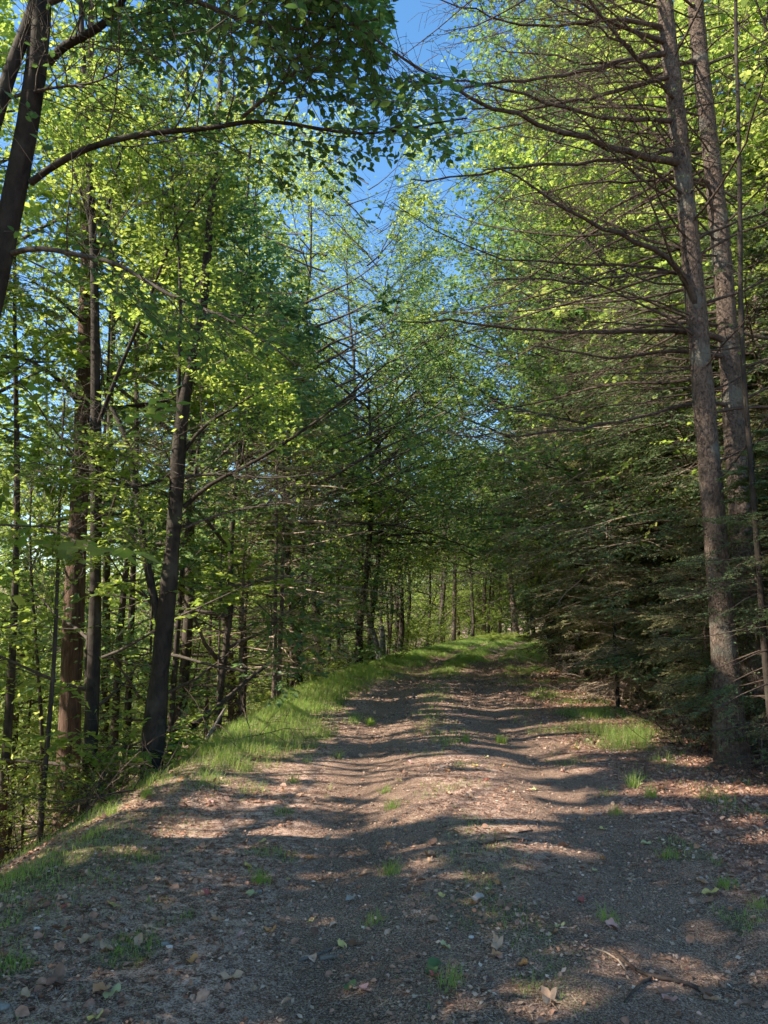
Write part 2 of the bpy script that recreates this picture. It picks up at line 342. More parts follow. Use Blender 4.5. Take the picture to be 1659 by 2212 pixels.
def bake_tree(name, pr, loc, rz, sc, mats, label, cat, group, cull=True, corridor=True, tmpl=LEAF4, keepfrac=1.0, thin_twigs=False, seed=0, zs=1.0, slim=1.0):
    c, s_ = math.cos(rz), math.sin(rz); Rm = np.array([[c, -s_, 0], [s_, c, 0], [0, 0, 1]]).T * sc
    Rm = Rm @ np.diag([1, 1, zs])
    L = np.array(loc, float)
    X = lambda P: P @ Rm + L
    root = thing(name, L, label, cat, group)
    g = Geo()
    for P, R in pr['trunk']:
        Q = X(P); kk = Q.shape[1]
        if corridor:
            bad = np.where(~corridor_keep(Q[0], 0) & (Q[0, :, 2] > 7))[0]
            if len(bad): kk = max(4, bad[0] + 1)
        RQ = R[:, :kk] * sc * slim; RQ = RQ * (1 - .6 * (kk < Q.shape[1]) * np.linspace(0, 1, kk) ** 2)[None]
        g.tubes(Q[:, :kk], RQ, 9)
    part('trunk', g, [M[mats[0]]], root, True)
    g = Geo()
    def ck(P): 
        e = P[:, -1]; return corridor_keep(e, .6) if corridor else np.ones(len(e), bool)
    for P, R, sd in pr['limbs']:
        P = X(P); k = ck(P)
        if cull and sd == 3: k &= ~(open_light(P[:, 2]) & (cullp(P[:, 2]) > .9))
        g.tubes(P[k], R[k] * sc, sd, 0)
    for P, R, sd in pr['twigs']:
        P = X(P); k = ck(P)
        if cull: k &= ~(open_light(P[:, 1]) & (cullp(P[:, 1]) > .9))
        if thin_twigs: k &= np.random.default_rng(seed).uniform(0, 1, len(k)) < .4
        g.tubes(P[k], R[k] * sc, sd, 0)
    p, d, n, sz = pr['leaves']; p = X(p)
    k = np.ones(len(p), bool)
    if cull: k &= ~(open_light(p) & (rng.uniform(0, 1, len(p)) < cullp(p)))
    if corridor: k &= corridor_keep(p)
    k &= p[:, 2] > H(p[:, 0], p[:, 1]) + .03
    if keepfrac < 1: k &= rng.uniform(0, 1, len(p)) < keepfrac
    dd = d @ (Rm / sc); g.leaves(p[k], dd[k], n[k], sz[k] * sc, tmpl, 1)
    part('crown', g, [M[mats[1]], M[mats[2]]], root)
    return root
def shared_tree(name, parts, loc, rz, sc, label, cat, group):
    o = thing(name, loc, label, cat, group); o.rotation_euler = (0, 0, rz); o.scale = (sc, sc, sc)
    for nm, me in parts:
        c = bpy.data.objects.new(nm, me); COL.objects.link(c); c.parent = o
    return o
def proto_meshes(pr, mats, tmpl=LEAF4):
    g = Geo()
    for P, R in pr['trunk']: g.tubes(P, R, 8)
    tm = g.mesh('trunk', [M[mats[0]]], True)
    g = Geo()
    for P, R, sd in pr['limbs']: g.tubes(P, R, sd, 0)
    for P, R, sd in pr['twigs']:
        g.tubes(P[::3], R[::3] * 1.3, 3, 0)
    g.leaves(*pr['leaves'], tmpl, 1)
    return [('trunk', tm), ('crown', g.mesh('crown', [M[mats[1]], M[mats[2]]]))]

# ------------------------------------------------------------------ ground sheets
def build_ground():
    ys = np.concatenate([np.arange(-40, 0, 2.), np.arange(0, 2.4, .3), np.arange(2.4, 9, .05), np.arange(9, 20, .11), np.arange(20, 50, .35), np.arange(50, 110, 2.), np.geomspace(110, 420, 20)])
    c = np.concatenate([-np.geomspace(320, 12, 26), np.arange(-11.6, -4.4, .3), np.arange(-4.4, 5.4, .055), np.arange(5.4, 13, .3), np.geomspace(13.3, 320, 26)])
    Xg = c[None, :] + np.where(np.abs(c) < 30, 1.0, 0.3)[None, :] * cx(ys)[:, None]; Yg = np.repeat(ys[:, None], len(c), 1)
    Xg = np.maximum.accumulate(Xg, axis=1)
    Z = H(Xg, Yg); ny, nx = Xg.shape
    V = np.stack([Xg, Yg, Z], -1).reshape(-1, 3)
    i = np.arange(ny - 1)[:, None] * nx; j = np.arange(nx - 1)[None]
    f = np.stack([i + j, i + j + 1, i + nx + j + 1, i + nx + j], -1).reshape(-1, 4)
    cen = V[f].mean(1); d = cen[:, 0] - cx(cen[:, 1])
    w = 1.75 + .7 * (fbm(cen[:, 0] * 1.1, cen[:, 1] * 1.1, 55) - .5)
    tr = (np.abs(d) < w) & (cen[:, 1] > -30) & (cen[:, 1] < 110)
    for nm, sel in (('trail', tr), ('ground', ~tr)):
        ff = f[sel]; u, inv = np.unique(ff, return_inverse=True)
        g = Geo(); g.add(V[u], inv.reshape(-1, 4))
        me = g.mesh(nm, [ground_mat()], True)
        vv = V[u]; dd = vv[:, 0] - cx(vv[:, 1])
        grav = np.clip(1 - np.abs(np.abs(dd - .1) - .85) / .75, 0, 1) ** .6
        grav = np.maximum(grav, .75 * sst(5.5, 4.2, vv[:, 1]) * sst(1.5, .7, np.abs(dd + .25))) * sst(70, 30, vv[:, 1])
        gr = grass_density(vv[:, 0], vv[:, 1])
        for an, arr in (('gravel', grav), ('green', gr), ('duff', sst(.9, 2.3, dd))):
            a = me.attributes.new(an, 'FLOAT', 'POINT'); a.data.foreach_set('value', arr.astype(np.float32))
        obj(nm, me, kind='structure')
def grass_density(x, y):
    d = x - cx(y); n = fbm(x * .9, y * .9, 61); n2 = fbm(x * 2.4, y * 2.4, 65)
    L = np.exp(-((d + 2.55) / .75) ** 2) * sst(.22, .42, n + .10)
    L = L * (.4 + 1.2 * sst(6.0, 9.0, y))
    L = L * np.where((y > 6.2) & (y < 8.4), .55, 1)
    far = sst(15, 26, y)
    R = np.exp(-((d - 2.45) / .65) ** 2) * sst(.35, .55, n) * (.12 + 1.4 * sst(6.8, 8.6, y) * sst(.30, .62, fbm(x * 1.3 + 9, y * 1.3, 67)) - .5 * sst(15, 19, y)).clip(.05, 2)
    C = np.exp(-((d + .05) / .4) ** 2) * sst(.40, .58, n2) * (.55 + .6 * far)
    W = far * sst(.38, .62, n) * (np.abs(d) < 2.7) * .8 * (1 - .5 * np.exp(-((np.abs(d) - .9) / .3) ** 2))
    nearL = np.exp(-((x + 2.35) / .6) ** 2) * np.exp(-((y - 4.9) / .8) ** 2) * .7
    spot = .7 * sst(.62, .70, n2) * (np.abs(d) > 1.2) * (d < 4)
    return np.clip(L + R + C + W + nearL + spot, 0, 1.3)
_gm = []
def ground_mat():
    if _gm: return _gm[0]
    m, nt = newmat('forest_floor'); L = nt.links.new; _gm.append(m)
    tc = N(nt, 'ShaderNodeTexCoord')
    def noise(sc, det=5., rough=.6, dist=0.):
        n = N(nt, 'ShaderNodeTexNoise', inputs={'Scale': sc, 'Detail': det, 'Roughness': rough, 'Distortion': dist}); L(tc.outputs['Object'], n.inputs['Vector']); return n.outputs['Fac']
    def attr(a): return N(nt, 'ShaderNodeAttribute', attribute_name=a).outputs['Fac']
    def mix(f, a, b):
        x = N(nt, 'ShaderNodeMix', data_type='RGBA')
        L(f, x.inputs['Factor'])
        for k, v in (('A', a), ('B', b)):
            if isinstance(v, tuple): x.inputs[k].default_value = (*v, 1)
            else: L(v, x.inputs[k])
        return x.outputs['Result']
    def mth(op, a, b=0.):
        x = N(nt, 'ShaderNodeMath', operation=op)
        for k, v in enumerate((a, b)):
            if isinstance(v, (int, float)): x.inputs[k].default_value = v
            else: L(v, x.inputs[k])
        return x.outputs[0]
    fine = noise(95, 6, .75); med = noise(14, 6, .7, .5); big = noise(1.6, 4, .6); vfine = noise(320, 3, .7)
    rg = ramp(nt, [(.3, G(.014, .008, .006)), (.47, G(.085, .049, .034)), (.56, G(.42, .28, .20)), (.65, G(.90, .66, .52))]); L(mth('ADD', mth('MULTIPLY', fine, .6), mth('MULTIPLY', vfine, .4)), rg.inputs[0])
    rd = ramp(nt, [(.32, G(.025, .012, .008)), (.47, G(.14, .072, .047)), (.59, G(.72, .50, .39))]); L(mth('ADD', mth('MULTIPLY', fine, .55), mth('MULTIPLY', med, .45)), rd.inputs[0])
    rr = ramp(nt, [(.3, G(.03, .012, .008)), (.5, G(.19, .088, .056)), (.7, G(.66, .40, .29))]); L(mth('ADD', mth('MULTIPLY', fine, .5), mth('MULTIPLY', med, .5)), rr.inputs[0])
    rgn = ramp(nt, [(.3, G(.03, .045, .015)), (.7, G(.10, .13, .035))]); L(fine, rgn.inputs[0])
    gf = N(nt, 'ShaderNodeMapRange', inputs={'From Min': .35, 'From Max': .75}); L(mth('ADD', mth('MULTIPLY', attr('gravel'), .75), mth('MULTIPLY', mth('SUBTRACT', med, .3), .6)), gf.inputs[0])
    c = mix(attr('duff'), rd.outputs[0], rr.outputs[0])
    c = mix(gf.outputs[0], c, rg.outputs[0])
    gg = N(nt, 'ShaderNodeMapRange', inputs={'From Min': .25, 'From Max': 1.0, 'To Max': .75}); L(mth('ADD', attr('green'), mth('MULTIPLY', mth('SUBTRACT', med, .5), .8)), gg.inputs[0])
    c = mix(gg.outputs[0], c, rgn.outputs[0])
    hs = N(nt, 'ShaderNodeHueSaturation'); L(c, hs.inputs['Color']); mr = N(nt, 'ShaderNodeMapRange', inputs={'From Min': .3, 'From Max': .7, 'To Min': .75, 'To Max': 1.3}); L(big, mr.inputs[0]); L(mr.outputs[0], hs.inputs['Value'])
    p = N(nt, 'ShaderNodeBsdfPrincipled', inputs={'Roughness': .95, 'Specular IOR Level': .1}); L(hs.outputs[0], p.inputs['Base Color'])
    b = N(nt, 'ShaderNodeBump', inputs={'Strength': 1.0, 'Distance': .022}); L(mth('ADD', mth('MULTIPLY', fine, .7), med), b.inputs['Height']); L(b.outputs[0], p.inputs['Normal'])
    o = N(nt, 'ShaderNodeOutputMaterial'); L(p.outputs[0], o.inputs['Surface'])
    return m
build_ground()

# ------------------------------------------------------------------ grass, litter (nobody could count them)
def scatter(n, x0, x1, y0, y1, pw=1.6):
    """denser near the camera; x is relative to the trail centre."""
    y = y0 + (y1 - y0) * rng.uniform(0, 1, n) ** pw; d = rng.uniform(x0, x1, n); return d + cx(y), y
def grass_geo(x, y, h, w, bend=.6):
    n = len(x); z = H(x, y) - .01; az = rng.uniform(0, 2 * math.pi, n); dx = np.stack([np.cos(az), np.sin(az), np.zeros(n)], 1)
    sd = np.stack([-np.sin(az), np.cos(az), np.zeros(n)], 1); b = rng.uniform(.15, bend, n)[:, None]; up = np.array([0, 0, 1.])
    p = np.stack([x, y, z], 1); h = h[:, None]; w = w[:, None]
    a0 = p - sd * w; a1 = p + sd * w; m = p + up * h * .55 + dx * h * b * .35; t = p + up * h * (1 - b * .35) + dx * h * b
    V = np.stack([a0, a1, m + sd * w * .8, m - sd * w * .8, t + sd * w * .12, t - sd * w * .12], 1).reshape(-1, 3)
    o = np.arange(n)[:, None] * 6; f = np.concatenate([o + [0, 1, 2, 3], o + [3, 2, 4, 5]])
    g = Geo(); g.add(V, f); return g
x, y = scatter(520000, -4.2, 4.2, 2.4, 48, 1.7)
gd = grass_density(x, y); cl = fbm(x * 7, y * 7, 71)
k = rng.uniform(0, 1, len(x)) < gd * sst(.35, .75, cl + gd * .25) * .8
x, y, gd = x[k], y[k], gd[k]
hh = (.04 + .13 * gd * np.where(y > 9, 1.3, 1) * rng.uniform(.3, 1.0, len(x))) * np.where(y < 6.5, .5, 1.0); far = np.clip(y / 9, 1, 4)
obj('grass', grass_geo(x, y, hh, .0016 * far, .9).mesh('grass', [M['grass']]), kind='stuff', label='short green and straw coloured grass along the edges and middle of the trail', category='grass')
def tuft(u, v, n, h, label, seed, straw=.3):
    r = np.random.default_rng(seed); p = gnd(u, v); b = np.array([p[0], p[1], float(H(p[0], p[1]))]); x = b[0] + r.normal(0, .032, n).clip(-.06, .06); y = b[1] + r.normal(0, .032, n).clip(-.06, .06); g = grass_geo(x, y, h * r.uniform(.5, 1.1, n), np.full(n, .0017 * max(1, b[1] / 6)), 1.2)
    me = g.mesh('blades', [M['grass']]); me.transform(__import__('mathutils').Matrix.Translation(tuple(-b))); o = obj('grass_tuft', me, label=label, category='grass tuft'); o.location = tuple(b)
for i, (u, v, n, h, lab) in enumerate([(832, 1712, 60, .10, 'grass tuft in the middle strip at the far side of the sunlit patch'), (846, 1746, 80, .12, 'wide grass tuft in the middle strip between the sunlit bands'), (1368, 1700, 90, .17, 'tall sunlit grass tuft on the right shoulder, left of two'), (1404, 1722, 90, .16, 'sunlit grass tuft on the right shoulder, right of two'),
    (1082, 1606, 120, .16, 'sunlit grass tuft in the middle of the trail, right one of two'), (1008, 1602, 80, .14, 'smaller grass tuft in the middle of the trail, left one of two'), (800, 1566, 120, .18, 'straw coloured tuft left of the middle strip'), (806, 1995, 50, .09, 'thin dark grass tuft beside the grey curled leaf'),
    (842, 1888, 90, .11, 'shaded grass tuft in the middle strip just inside the shadow'), (1572, 1916, 90, .08, 'dense yellow green tuft in the right hand litter'), (1645, 1962, 60, .09, 'grass tuft cut by the right edge of the view'), (562, 1905, 110, .09, 'low green tuft on the dark left track'),
    (975, 2128, 60, .11, 'sparse grass tuft near the bottom in the middle strip'), (1312, 1985, 60, .10, 'thin tuft in the partly sunlit right hand litter'), (632, 1690, 60, .13, 'single upright tuft in the left sunlit band'), (318, 1722, 110, .15, 'pale dry tuft on the crest of the left bank'), (425, 1634, 130, .20, 'sunlit tuft at the top of the left bank beside the forked tree'),
    (1442, 1852, 80, .09, 'small green tuft in the shaded right shoulder'), (480, 1640, 100, .15, 'second tuft along the top of the left bank'), (240, 1760, 120, .13, 'dense tuft at the near end of the left bank'), (1330, 1760, 70, .11, 'grass tuft at the near edge of the sunlit right shoulder')]): tuft(u, v, n, h, lab, 900 + i)
# litter: needles, straws and broken leaf bits
M['litter'] = flat_mat('litter_bits', [G(.08, .04, .025), G(.24, .13, .085), G(.40, .24, .155), G(.05, .028, .02), G(.5, .35, .25), G(.2, .11, .07), G(.62, .47, .36)], .85)
M['straw'] = flat_mat('dry_straw', [G(.25, .16, .10), G(.45, .33, .22), G(.55, .44, .30)], .8)
x, y = scatter(420000, -4.2, 6.5, 2.4, 30, 1.9); d = x - cx(y)
w = .24 + .7 * sst(.9, 2.4, d) + .30 * sst(-1.2, -2.4, d) + .18 * np.exp(-(d / .35) ** 2)
w = w * sst(.2, .65, fbm(x * 2.2, y * 2.2, 81))
k = rng.uniform(0, 1, len(x)) < w; x, y = x[k], y[k]; n = len(x)
az = rng.uniform(0, 2 * math.pi, n); dv = np.stack([np.cos(az), np.sin(az), rng.normal(0, .25, n)], 1); nr = unit(np.array([0, 0, 1.]) + rng.normal(0, .45, (n, 3)))
g = Geo(); g.leaves(np.stack([x, y, H(x, y) + rng.uniform(.001, .012, n)], 1), dv, nr, rng.uniform(.010, .034, n) * np.clip(y / 8, 1, 2.2), LEAF4)
obj('leaf_litter', g.mesh('leaf_litter', [M['litter']]), kind='stuff', label='brown broken leaf bits littering the trail floor', category='leaf litter')
x, y = scatter(46000, -3.6, 6.0, 2.4, 24, 1.7); d = x - cx(y)
k = rng.uniform(0, 1, len(x)) < (.03 + .8 * sst(1.3, 2.9, d) + .10 * sst(-1.4, -2.4, d)) * sst(.2, .6, fbm(x * 1.4, y * 1.4, 84)); x, y = x[k], y[k]; n = len(x)
az = rng.uniform(0, 2 * math.pi, n); dv = np.stack([np.cos(az), np.sin(az), rng.normal(0, .3, n)], 1)
M['litter2'] = flat_mat('dead_leaf_litter', [G(.13, .06, .04), G(.30, .14, .09), G(.46, .24, .15), G(.34, .18, .12), G(.6, .38, .27)], .8, .15)
g = Geo(); g.leaves(np.stack([x, y, H(x, y) + rng.uniform(.002, .02, n)], 1), dv, unit(np.array([0, 0, 1.]) + rng.normal(0, .55, (n, 3))), rng.uniform(.03, .065, n), (LEAF6[0] * [1, 1.3, 3], LEAF6[1]))
obj('leaf_litter', g.mesh('leaf_litter', [M['litter2']]), kind='stuff', label='reddish brown dead leaves carpeting the right hand shoulder', category='leaf litter')
x, y = scatter(170000, -3.6, 5.0, 2.4, 18, 1.8); d = x - cx(y)
k = rng.uniform(0, 1, len(x)) < (.25 + .5 * sst(-.8, -2.0, d) + .3 * sst(1.2, 2.5, d)) * sst(.3, .6, fbm(x * 1.7, y * 1.7, 83)); x, y = x[k], y[k]; n = len(x)
az = rng.uniform(0, 2 * math.pi, n); dv = np.stack([np.cos(az), np.sin(az), rng.normal(0, .12, n)], 1); s0 = np.stack([x, y, H(x, y) + .005], 1)
ln = rng.uniform(.02, .075, n); g = Geo(); NT = (np.array([[0, -.014, 0], [0, .014, 0], [1, .01, 0.02], [1, -.01, 0.02]]), np.array([[0, 3, 2, 1]]))
g.leaves(s0, dv, unit(np.array([0, 0, 1.]) + rng.normal(0, .3, (n, 3))), ln, NT)
obj('dry_straw', g.mesh('dry_straw', [M['straw']]), kind='stuff', label='thin dry straws and needles strewn over the dirt', category='straw')
x = rng.uniform(-2.9, 3.6, 34000); y = rng.uniform(2.5, 7.0, 34000); d = x - cx(y); k = rng.uniform(0, 1, len(x)) < (.25 + .3 * sst(-.5, -1.8, d) + .75 * sst(.8, 2.0, d)) * sst(.25, .6, fbm(x * 3, y * 3, 88)); x, y = x[k], y[k]; n = len(x)
az = rng.uniform(0, 2 * math.pi, n); dv = np.stack([np.cos(az), np.sin(az), rng.normal(0, .3, n)], 1); g = Geo(); g.leaves(np.stack([x, y, H(x, y) + rng.uniform(.002, .015, n)], 1), dv, unit(np.array([0, 0, 1.]) + rng.normal(0, .5, (n, 3))), .008 + .028 * rng.uniform(0, 1, n) ** 2.2, (LEAF6[0] * [1, 1.2, 3], LEAF6[1]))
obj('leaf_litter', g.mesh('leaf_litter', [M['litter2']]), kind='stuff', label='small crushed brown leaf fragments on the near part of the trail', category='leaf litter')
# gravel
M['pebble'] = flat_mat('pebble_stone', [G(.07, .06, .055), G(.14, .12, .105), G(.30, .26, .23)], .8)
x, y = scatter(60000, -2.2, 2.2, 2.4, 16, 1.8); k = rng.uniform(0, 1, len(x)) < .5 * sst(.35, .6, fbm(x * 2, y * 2, 87)); x, y = x[k], y[k]; n = len(x)
oc = (np.array([[-.5, 0, 0], [0, -.5, 0], [.5, 0, 0], [0, .5, 0], [0, 0, .38]]), np.array([[0, 1, 4], [1, 2, 4], [2, 3, 4], [3, 0, 4]]))
g = Geo(); az = rng.uniform(0, 6.28, n); g.leaves(np.stack([x, y, H(x, y) - .001], 1), np.stack([np.cos(az), np.sin(az), 0 * az], 1), np.tile([0, 0, 1.], (n, 1)), rng.uniform(.004, .011, n), oc)
obj('gravel', g.mesh('gravel', [M['pebble']]), kind='stuff', label='fine grey gravel pressed into the dirt of the trail', category='gravel')

# ------------------------------------------------------------------ fallen leaves one can point at
LC = {'tan': [G(.55, .34, .21)], 'brown': [G(.22, .12, .08)], 'orange': [G(.58, .26, .09)], 'yellow': [G(.62, .50, .16)], 'pale green': [G(.46, .46, .22)], 'red': [G(.38, .09, .075)],
      'pink': [G(.58, .32, .28)], 'grey': [G(.42, .36, .32)], 'green': [G(.07, .12, .045)]}
for c_ in LC: M['fl_' + c_] = flat_mat('fallen_leaf_' + c_.replace(' ', '_'), [tuple(x * .8 for x in LC[c_][0]), tuple(min(1, x * 1.2) for x in LC[c_][0])], .6, .25)
def leaf_outline(kind, r):
    if kind == 'maple':
        an = np.array([0, 9, 20, 31, 42, 52, 64, 80, 98, 114, 130, 152, 180]); rr = np.array([1, .76, .70, .46, .74, .9, .66, .46, .64, .70, .44, .36, .14])
    else:
        an = np.linspace(0, 180, 10); rr = .5 + .5 * np.abs(np.cos(np.radians(an))) ** 1.5; rr[1:-1] *= .92
        rr[5:] *= .95
    a = np.radians(np.concatenate([an, 360 - an[-2:0:-1]])); q = np.concatenate([rr, rr[-2:0:-1]]) * (1 + r.normal(0, .05, len(a)))
    return q * np.cos(a), q * np.sin(a)
def leaf_mesh(kind, seed, mat):
    r = np.random.default_rng(seed); ox, oy = leaf_outline(kind, r); curl = r.uniform(.3, 1.3); fold = r.uniform(.1, .9)
    rings = []
    for s in (0, .5, 1.0):
        X = ox * s; Y = oy * s; Z = curl * .35 * (X ** 2) + fold * np.abs(Y) * .6 + .16 * s * np.sin(3 * np.arctan2(Y, X) + seed) + r.normal(0, .05, len(X)) * s; rings.append(np.stack([X, Y, Z], 1))
    n = len(ox); V = np.concatenate([rings[0][:1], rings[1], rings[2]]); j = np.arange(n); j2 = (j + 1) % n
    g = Geo(); g.add(V, np.stack([0 * j, 1 + j, 1 + j2], 1)); g.n = 0; g.q.append(np.stack([1 + j, 1 + n + j, 1 + n + j2, 1 + j2], 1)); g.m.append(np.zeros(n)); g.n = len(V)
    # stalk
    P = np.array([[-.2, 0, 0], [-.7, .05, .06], [-1.15, .12, .14]]); g.tubes(P, np.array([.022, .018, .012]), 4)
    return g.mesh('fallen_leaf', [mat], True)
LM = {(kd, c_, s): leaf_mesh(kd, s * 7 + len(c_), M['fl_' + c_]) for kd in ('maple', 'oval') for c_ in LC for s in range(2)}
def put_leaf(x, y, size, kd, c_, label, group=None, s=0, tilt=.3):
    o = bpy.data.objects.new('fallen_leaf', LM[(kd, c_, s)]); COL.objects.link(o)
    o.location = (x, y, float(H(x, y)) + .10 * size + .003); size *= 1.2; o.scale = (size * .5,) * 3
    o.rotation_euler = (rng.normal(0, tilt), rng.normal(0, tilt), rng.uniform(0, 6.28))
    o['label'] = label; o['category'] = 'leaf'
    if group: o['group'] = group
named = [(220, 2146, .12, 'oval', 'tan', 'large tan oval leaf lying under the pale one at the bottom left of the trail'), (243, 2150, .085, 'oval', 'pale green', 'pale green oval leaf overlapping a large tan leaf'),
 (125, 2115, .085, 'oval', 'brown', 'curled dark brown leaf left of the large tan leaf'), (183, 2036, .085, 'oval', 'tan', 'crumpled tan leaf on the dark dirt at left, below the pointed yellow one'),
 (246, 1960, .075, 'oval', 'yellow', 'pointed pale yellow leaf standing on edge on the left shoulder'), (137, 1964, .06, 'maple', 'red', 'small red leaf on the left grass shoulder'),
 (448, 1934, .06, 'maple', 'red', 'bright red crumpled leaf left of the green oval leaf'), (543, 1935, .085, 'oval', 'pale green', 'flat pale green oval leaf beside a grass tuft on the dark dirt'),
 (472, 1992, .08, 'maple', 'tan', 'orange tan leaf with notched edge in the middle of the dark left track'), (517, 2024, .055, 'maple', 'pink', 'pale pink fan shaped leaf on the left track'),
 (585, 2015, .07, 'maple', 'orange', 'orange and pink split leaf right of the pale pink fan leaf'), (300, 2038, .07, 'oval', 'tan', 'ragged tan leaf next to a small white stone'),
 (415, 2078, .06, 'oval', 'orange', 'small orange leaf with curled tip on the lower left dirt'), (672, 1992, .06, 'oval', 'pale green', 'pale green and tan folded leaf near the grassy middle strip'),
 (757, 1947, .085, 'oval', 'grey', 'silvery grey curled leaf on the grassy middle strip'), (783, 2142, .08, 'maple', 'pink', 'pink pointed maple leaf near the bottom middle'),
 (755, 2137, .065, 'oval', 'green', 'dull green oval leaf beside the pink maple leaf'), (935, 2098, .10, 'oval', 'green', 'large dark green leaf lying in the middle strip grass'),
 (938, 2112, .06, 'maple', 'red', 'dark red leaf touching the large dark green leaf'), (1028, 1946, .085, 'oval', 'grey', 'twisted grey white leaf on the right wheel track'),
 (1072, 1908, .06, 'maple', 'orange', 'orange leaf with yellow edge on the right wheel track'), (1259, 1949, .065, 'maple', 'red', 'rose red maple leaf alone on the dark right track'),
 (1075, 2050, .095, 'maple', 'tan', 'big tan maple leaf at the centre right of the lower trail'), (962, 2046, .06, 'oval', 'pale green', 'pale leaf pair left of the big tan maple leaf'),
 (1130, 2087, .065, 'oval', 'orange', 'orange leaf lying below the big tan maple leaf'), (1187, 2168, .12, 'maple', 'tan', 'largest orange tan maple leaf at the sunlit lower right'),
 (1520, 2155, .10, 'maple', 'brown', 'brown curled leaf at the end of the forked stick'), (1540, 2165, .075, 'oval', 'tan', 'tan leaf right of the brown curled leaf by the forked stick'),
 (1447, 2165, .08, 'oval', 'pink', 'pale pinkish leaf below the forked stick'), (1535, 1933, .085, 'oval', 'yellow', 'long yellow orange leaf in the right hand litter'),
 (1303, 1793, .055, 'oval', 'yellow', 'small yellow leaf on the sunlit patch at right'), (226, 1836, .07, 'oval', 'yellow', 'pale yellow leaf in the dense near left grass'),
 (363, 1836, .055, 'oval', 'pink', 'pink oval leaf at the shadow edge on the left'), (668, 1855, .055, 'oval', 'orange', 'orange leaf in the sunlit band left of the middle strip'),
 (840, 1825, .05, 'oval', 'orange', 'small orange leaf in the middle strip at the shadow edge'), (970, 1716, .055, 'oval', 'tan', 'tan leaf on the brightest sunlit patch'),
 (355, 1656, .075, 'oval', 'pale green', 'pale leaf at the top of the left bank beside the forked tree'), (300, 1648, .10, 'oval', 'brown', 'big reddish brown dried leaf at the foot of the forked tree'),
 (305, 1745, .09, 'maple', 'brown', 'rust brown curled leaf on the left grass shoulder'), (1210, 2002, .05, 'oval', 'pale green', 'tiny square pale leaf on the dark right track'),
 (1395, 1825, .07, 'oval', 'pale green', 'green leaf flat in the litter on the right shoulder'), (1520, 1905, .065, 'oval', 'grey', 'whitish leaf in the shaded right hand litter')]
for i, (u, v, sz, kd, c_, lab) in enumerate(named):
    p = gnd(u, v); put_leaf(p[0], p[1], sz, kd, c_, lab, None, i % 2, .22)
n = 0; wts = dict(zip(LC, (.40, .32, .09, .05, .05, .02, .05, .02, .0)))
while n < 235:
    y = 2.8 + 10 * rng.uniform() ** 1.5; d = rng.uniform(-3, 4.4); x = d + float(cx(y))
    if rng.uniform() > .45 + .4 * (d > 1.5): continue
    c_ = rng.choice(list(LC), p=np.array(list(wts.values())) / sum(wts.values())); kd = 'maple' if rng.uniform() < .3 else 'oval'
    u, v = proj(np.array([x, y, 0.]))
    if not (0 < u < 1659 and v < 2212): continue
    if c_ == 'red' and y < 5: c_ = 'brown'
    put_leaf(x, y, rng.uniform(.042, .085), kd, c_, f"small {c_} fallen {'lobed' if kd == 'maple' else 'oval'} leaf, one of many strewn over the trail and its shoulders", f'small {c_} fallen leaves', n % 2); n += 1

# ------------------------------------------------------------------ sticks and stones on the trail
def stick(pts, r, label, mat='twig_pale', name='fallen_stick', extra=()):
    W = [gnd(u, v) for u, v in pts]; W = np.array([[p[0], p[1], float(H(p[0], p[1])) + r * .9] for p in W])
    root = W.mean(0); o = thing(name, root, label, 'stick'); g = Geo(); g.tubes(W, np.linspace(r, r * .5, len(W)), 7); part('shaft', g, [M[mat]], o, True)
    for e in extra:
        E = np.array([[*gnd(u, v)[:2], 0] for u, v in e]); E[:, 2] = H(E[:, 0], E[:, 1]) + r * .9; g = Geo(); g.tubes(E, np.linspace(r * .8, r * .4, len(E)), 6); part('side_twig', g, [M[mat]], o, True)
stick([(1524, 2147), (1485, 2130), (1444, 2120), (1409, 2115), (1379, 2103), (1350, 2080), (1321, 2050)], .011, 'long forked brown stick crossing the sunlit lower right litter', 'twig_dead', extra=[[(1409, 2116), (1385, 2128), (1365, 2150), (1349, 2170)]])
stick([(645, 2078), (668, 2071), (700, 2060), (730, 2044)], .008, 'straight grey stick at the lower middle of the trail', 'log')
stick([(690, 2077), (708, 2073), (728, 2072)], .014, 'short bark chip beside the straight grey stick', 'log', 'bark_chip')
stick([(1350, 2095), (1335, 2075), (1310, 2060), (1280, 2050)], .006, 'thin pale twig left of the forked stick', 'twig_pale')
stick([(495, 1835), (470, 1832), (600, 1848)], .005, 'thin straw coloured twig in the left sunlit band', 'twig_pale')
stick([(1035, 1826), (1070, 1820), (1105, 1812), (1150, 1818)], .007, 'crooked brown twig on the sunlit right wheel track', 'twig_dead')
stick([(1120, 1800), (1150, 1795), (1140, 1785)], .006, 'small broken twig on the bright gravel patch', 'twig_dead')
stick([(300, 2000), (325, 2003), (355, 2010)], .005, 'pale thin twig with a green leaf at its end on the left', 'twig_pale')
stick([(0, 1765), (60, 1752), (130, 1738), (230, 1705), (300, 1680)], .014, 'long dark dead branch lying along the crest of the left bank', 'twig_dead')
stick([(20, 1778), (90, 1760), (190, 1718), (260, 1700)], .010, 'second dead branch lying beside the long one on the left bank', 'twig_pale')
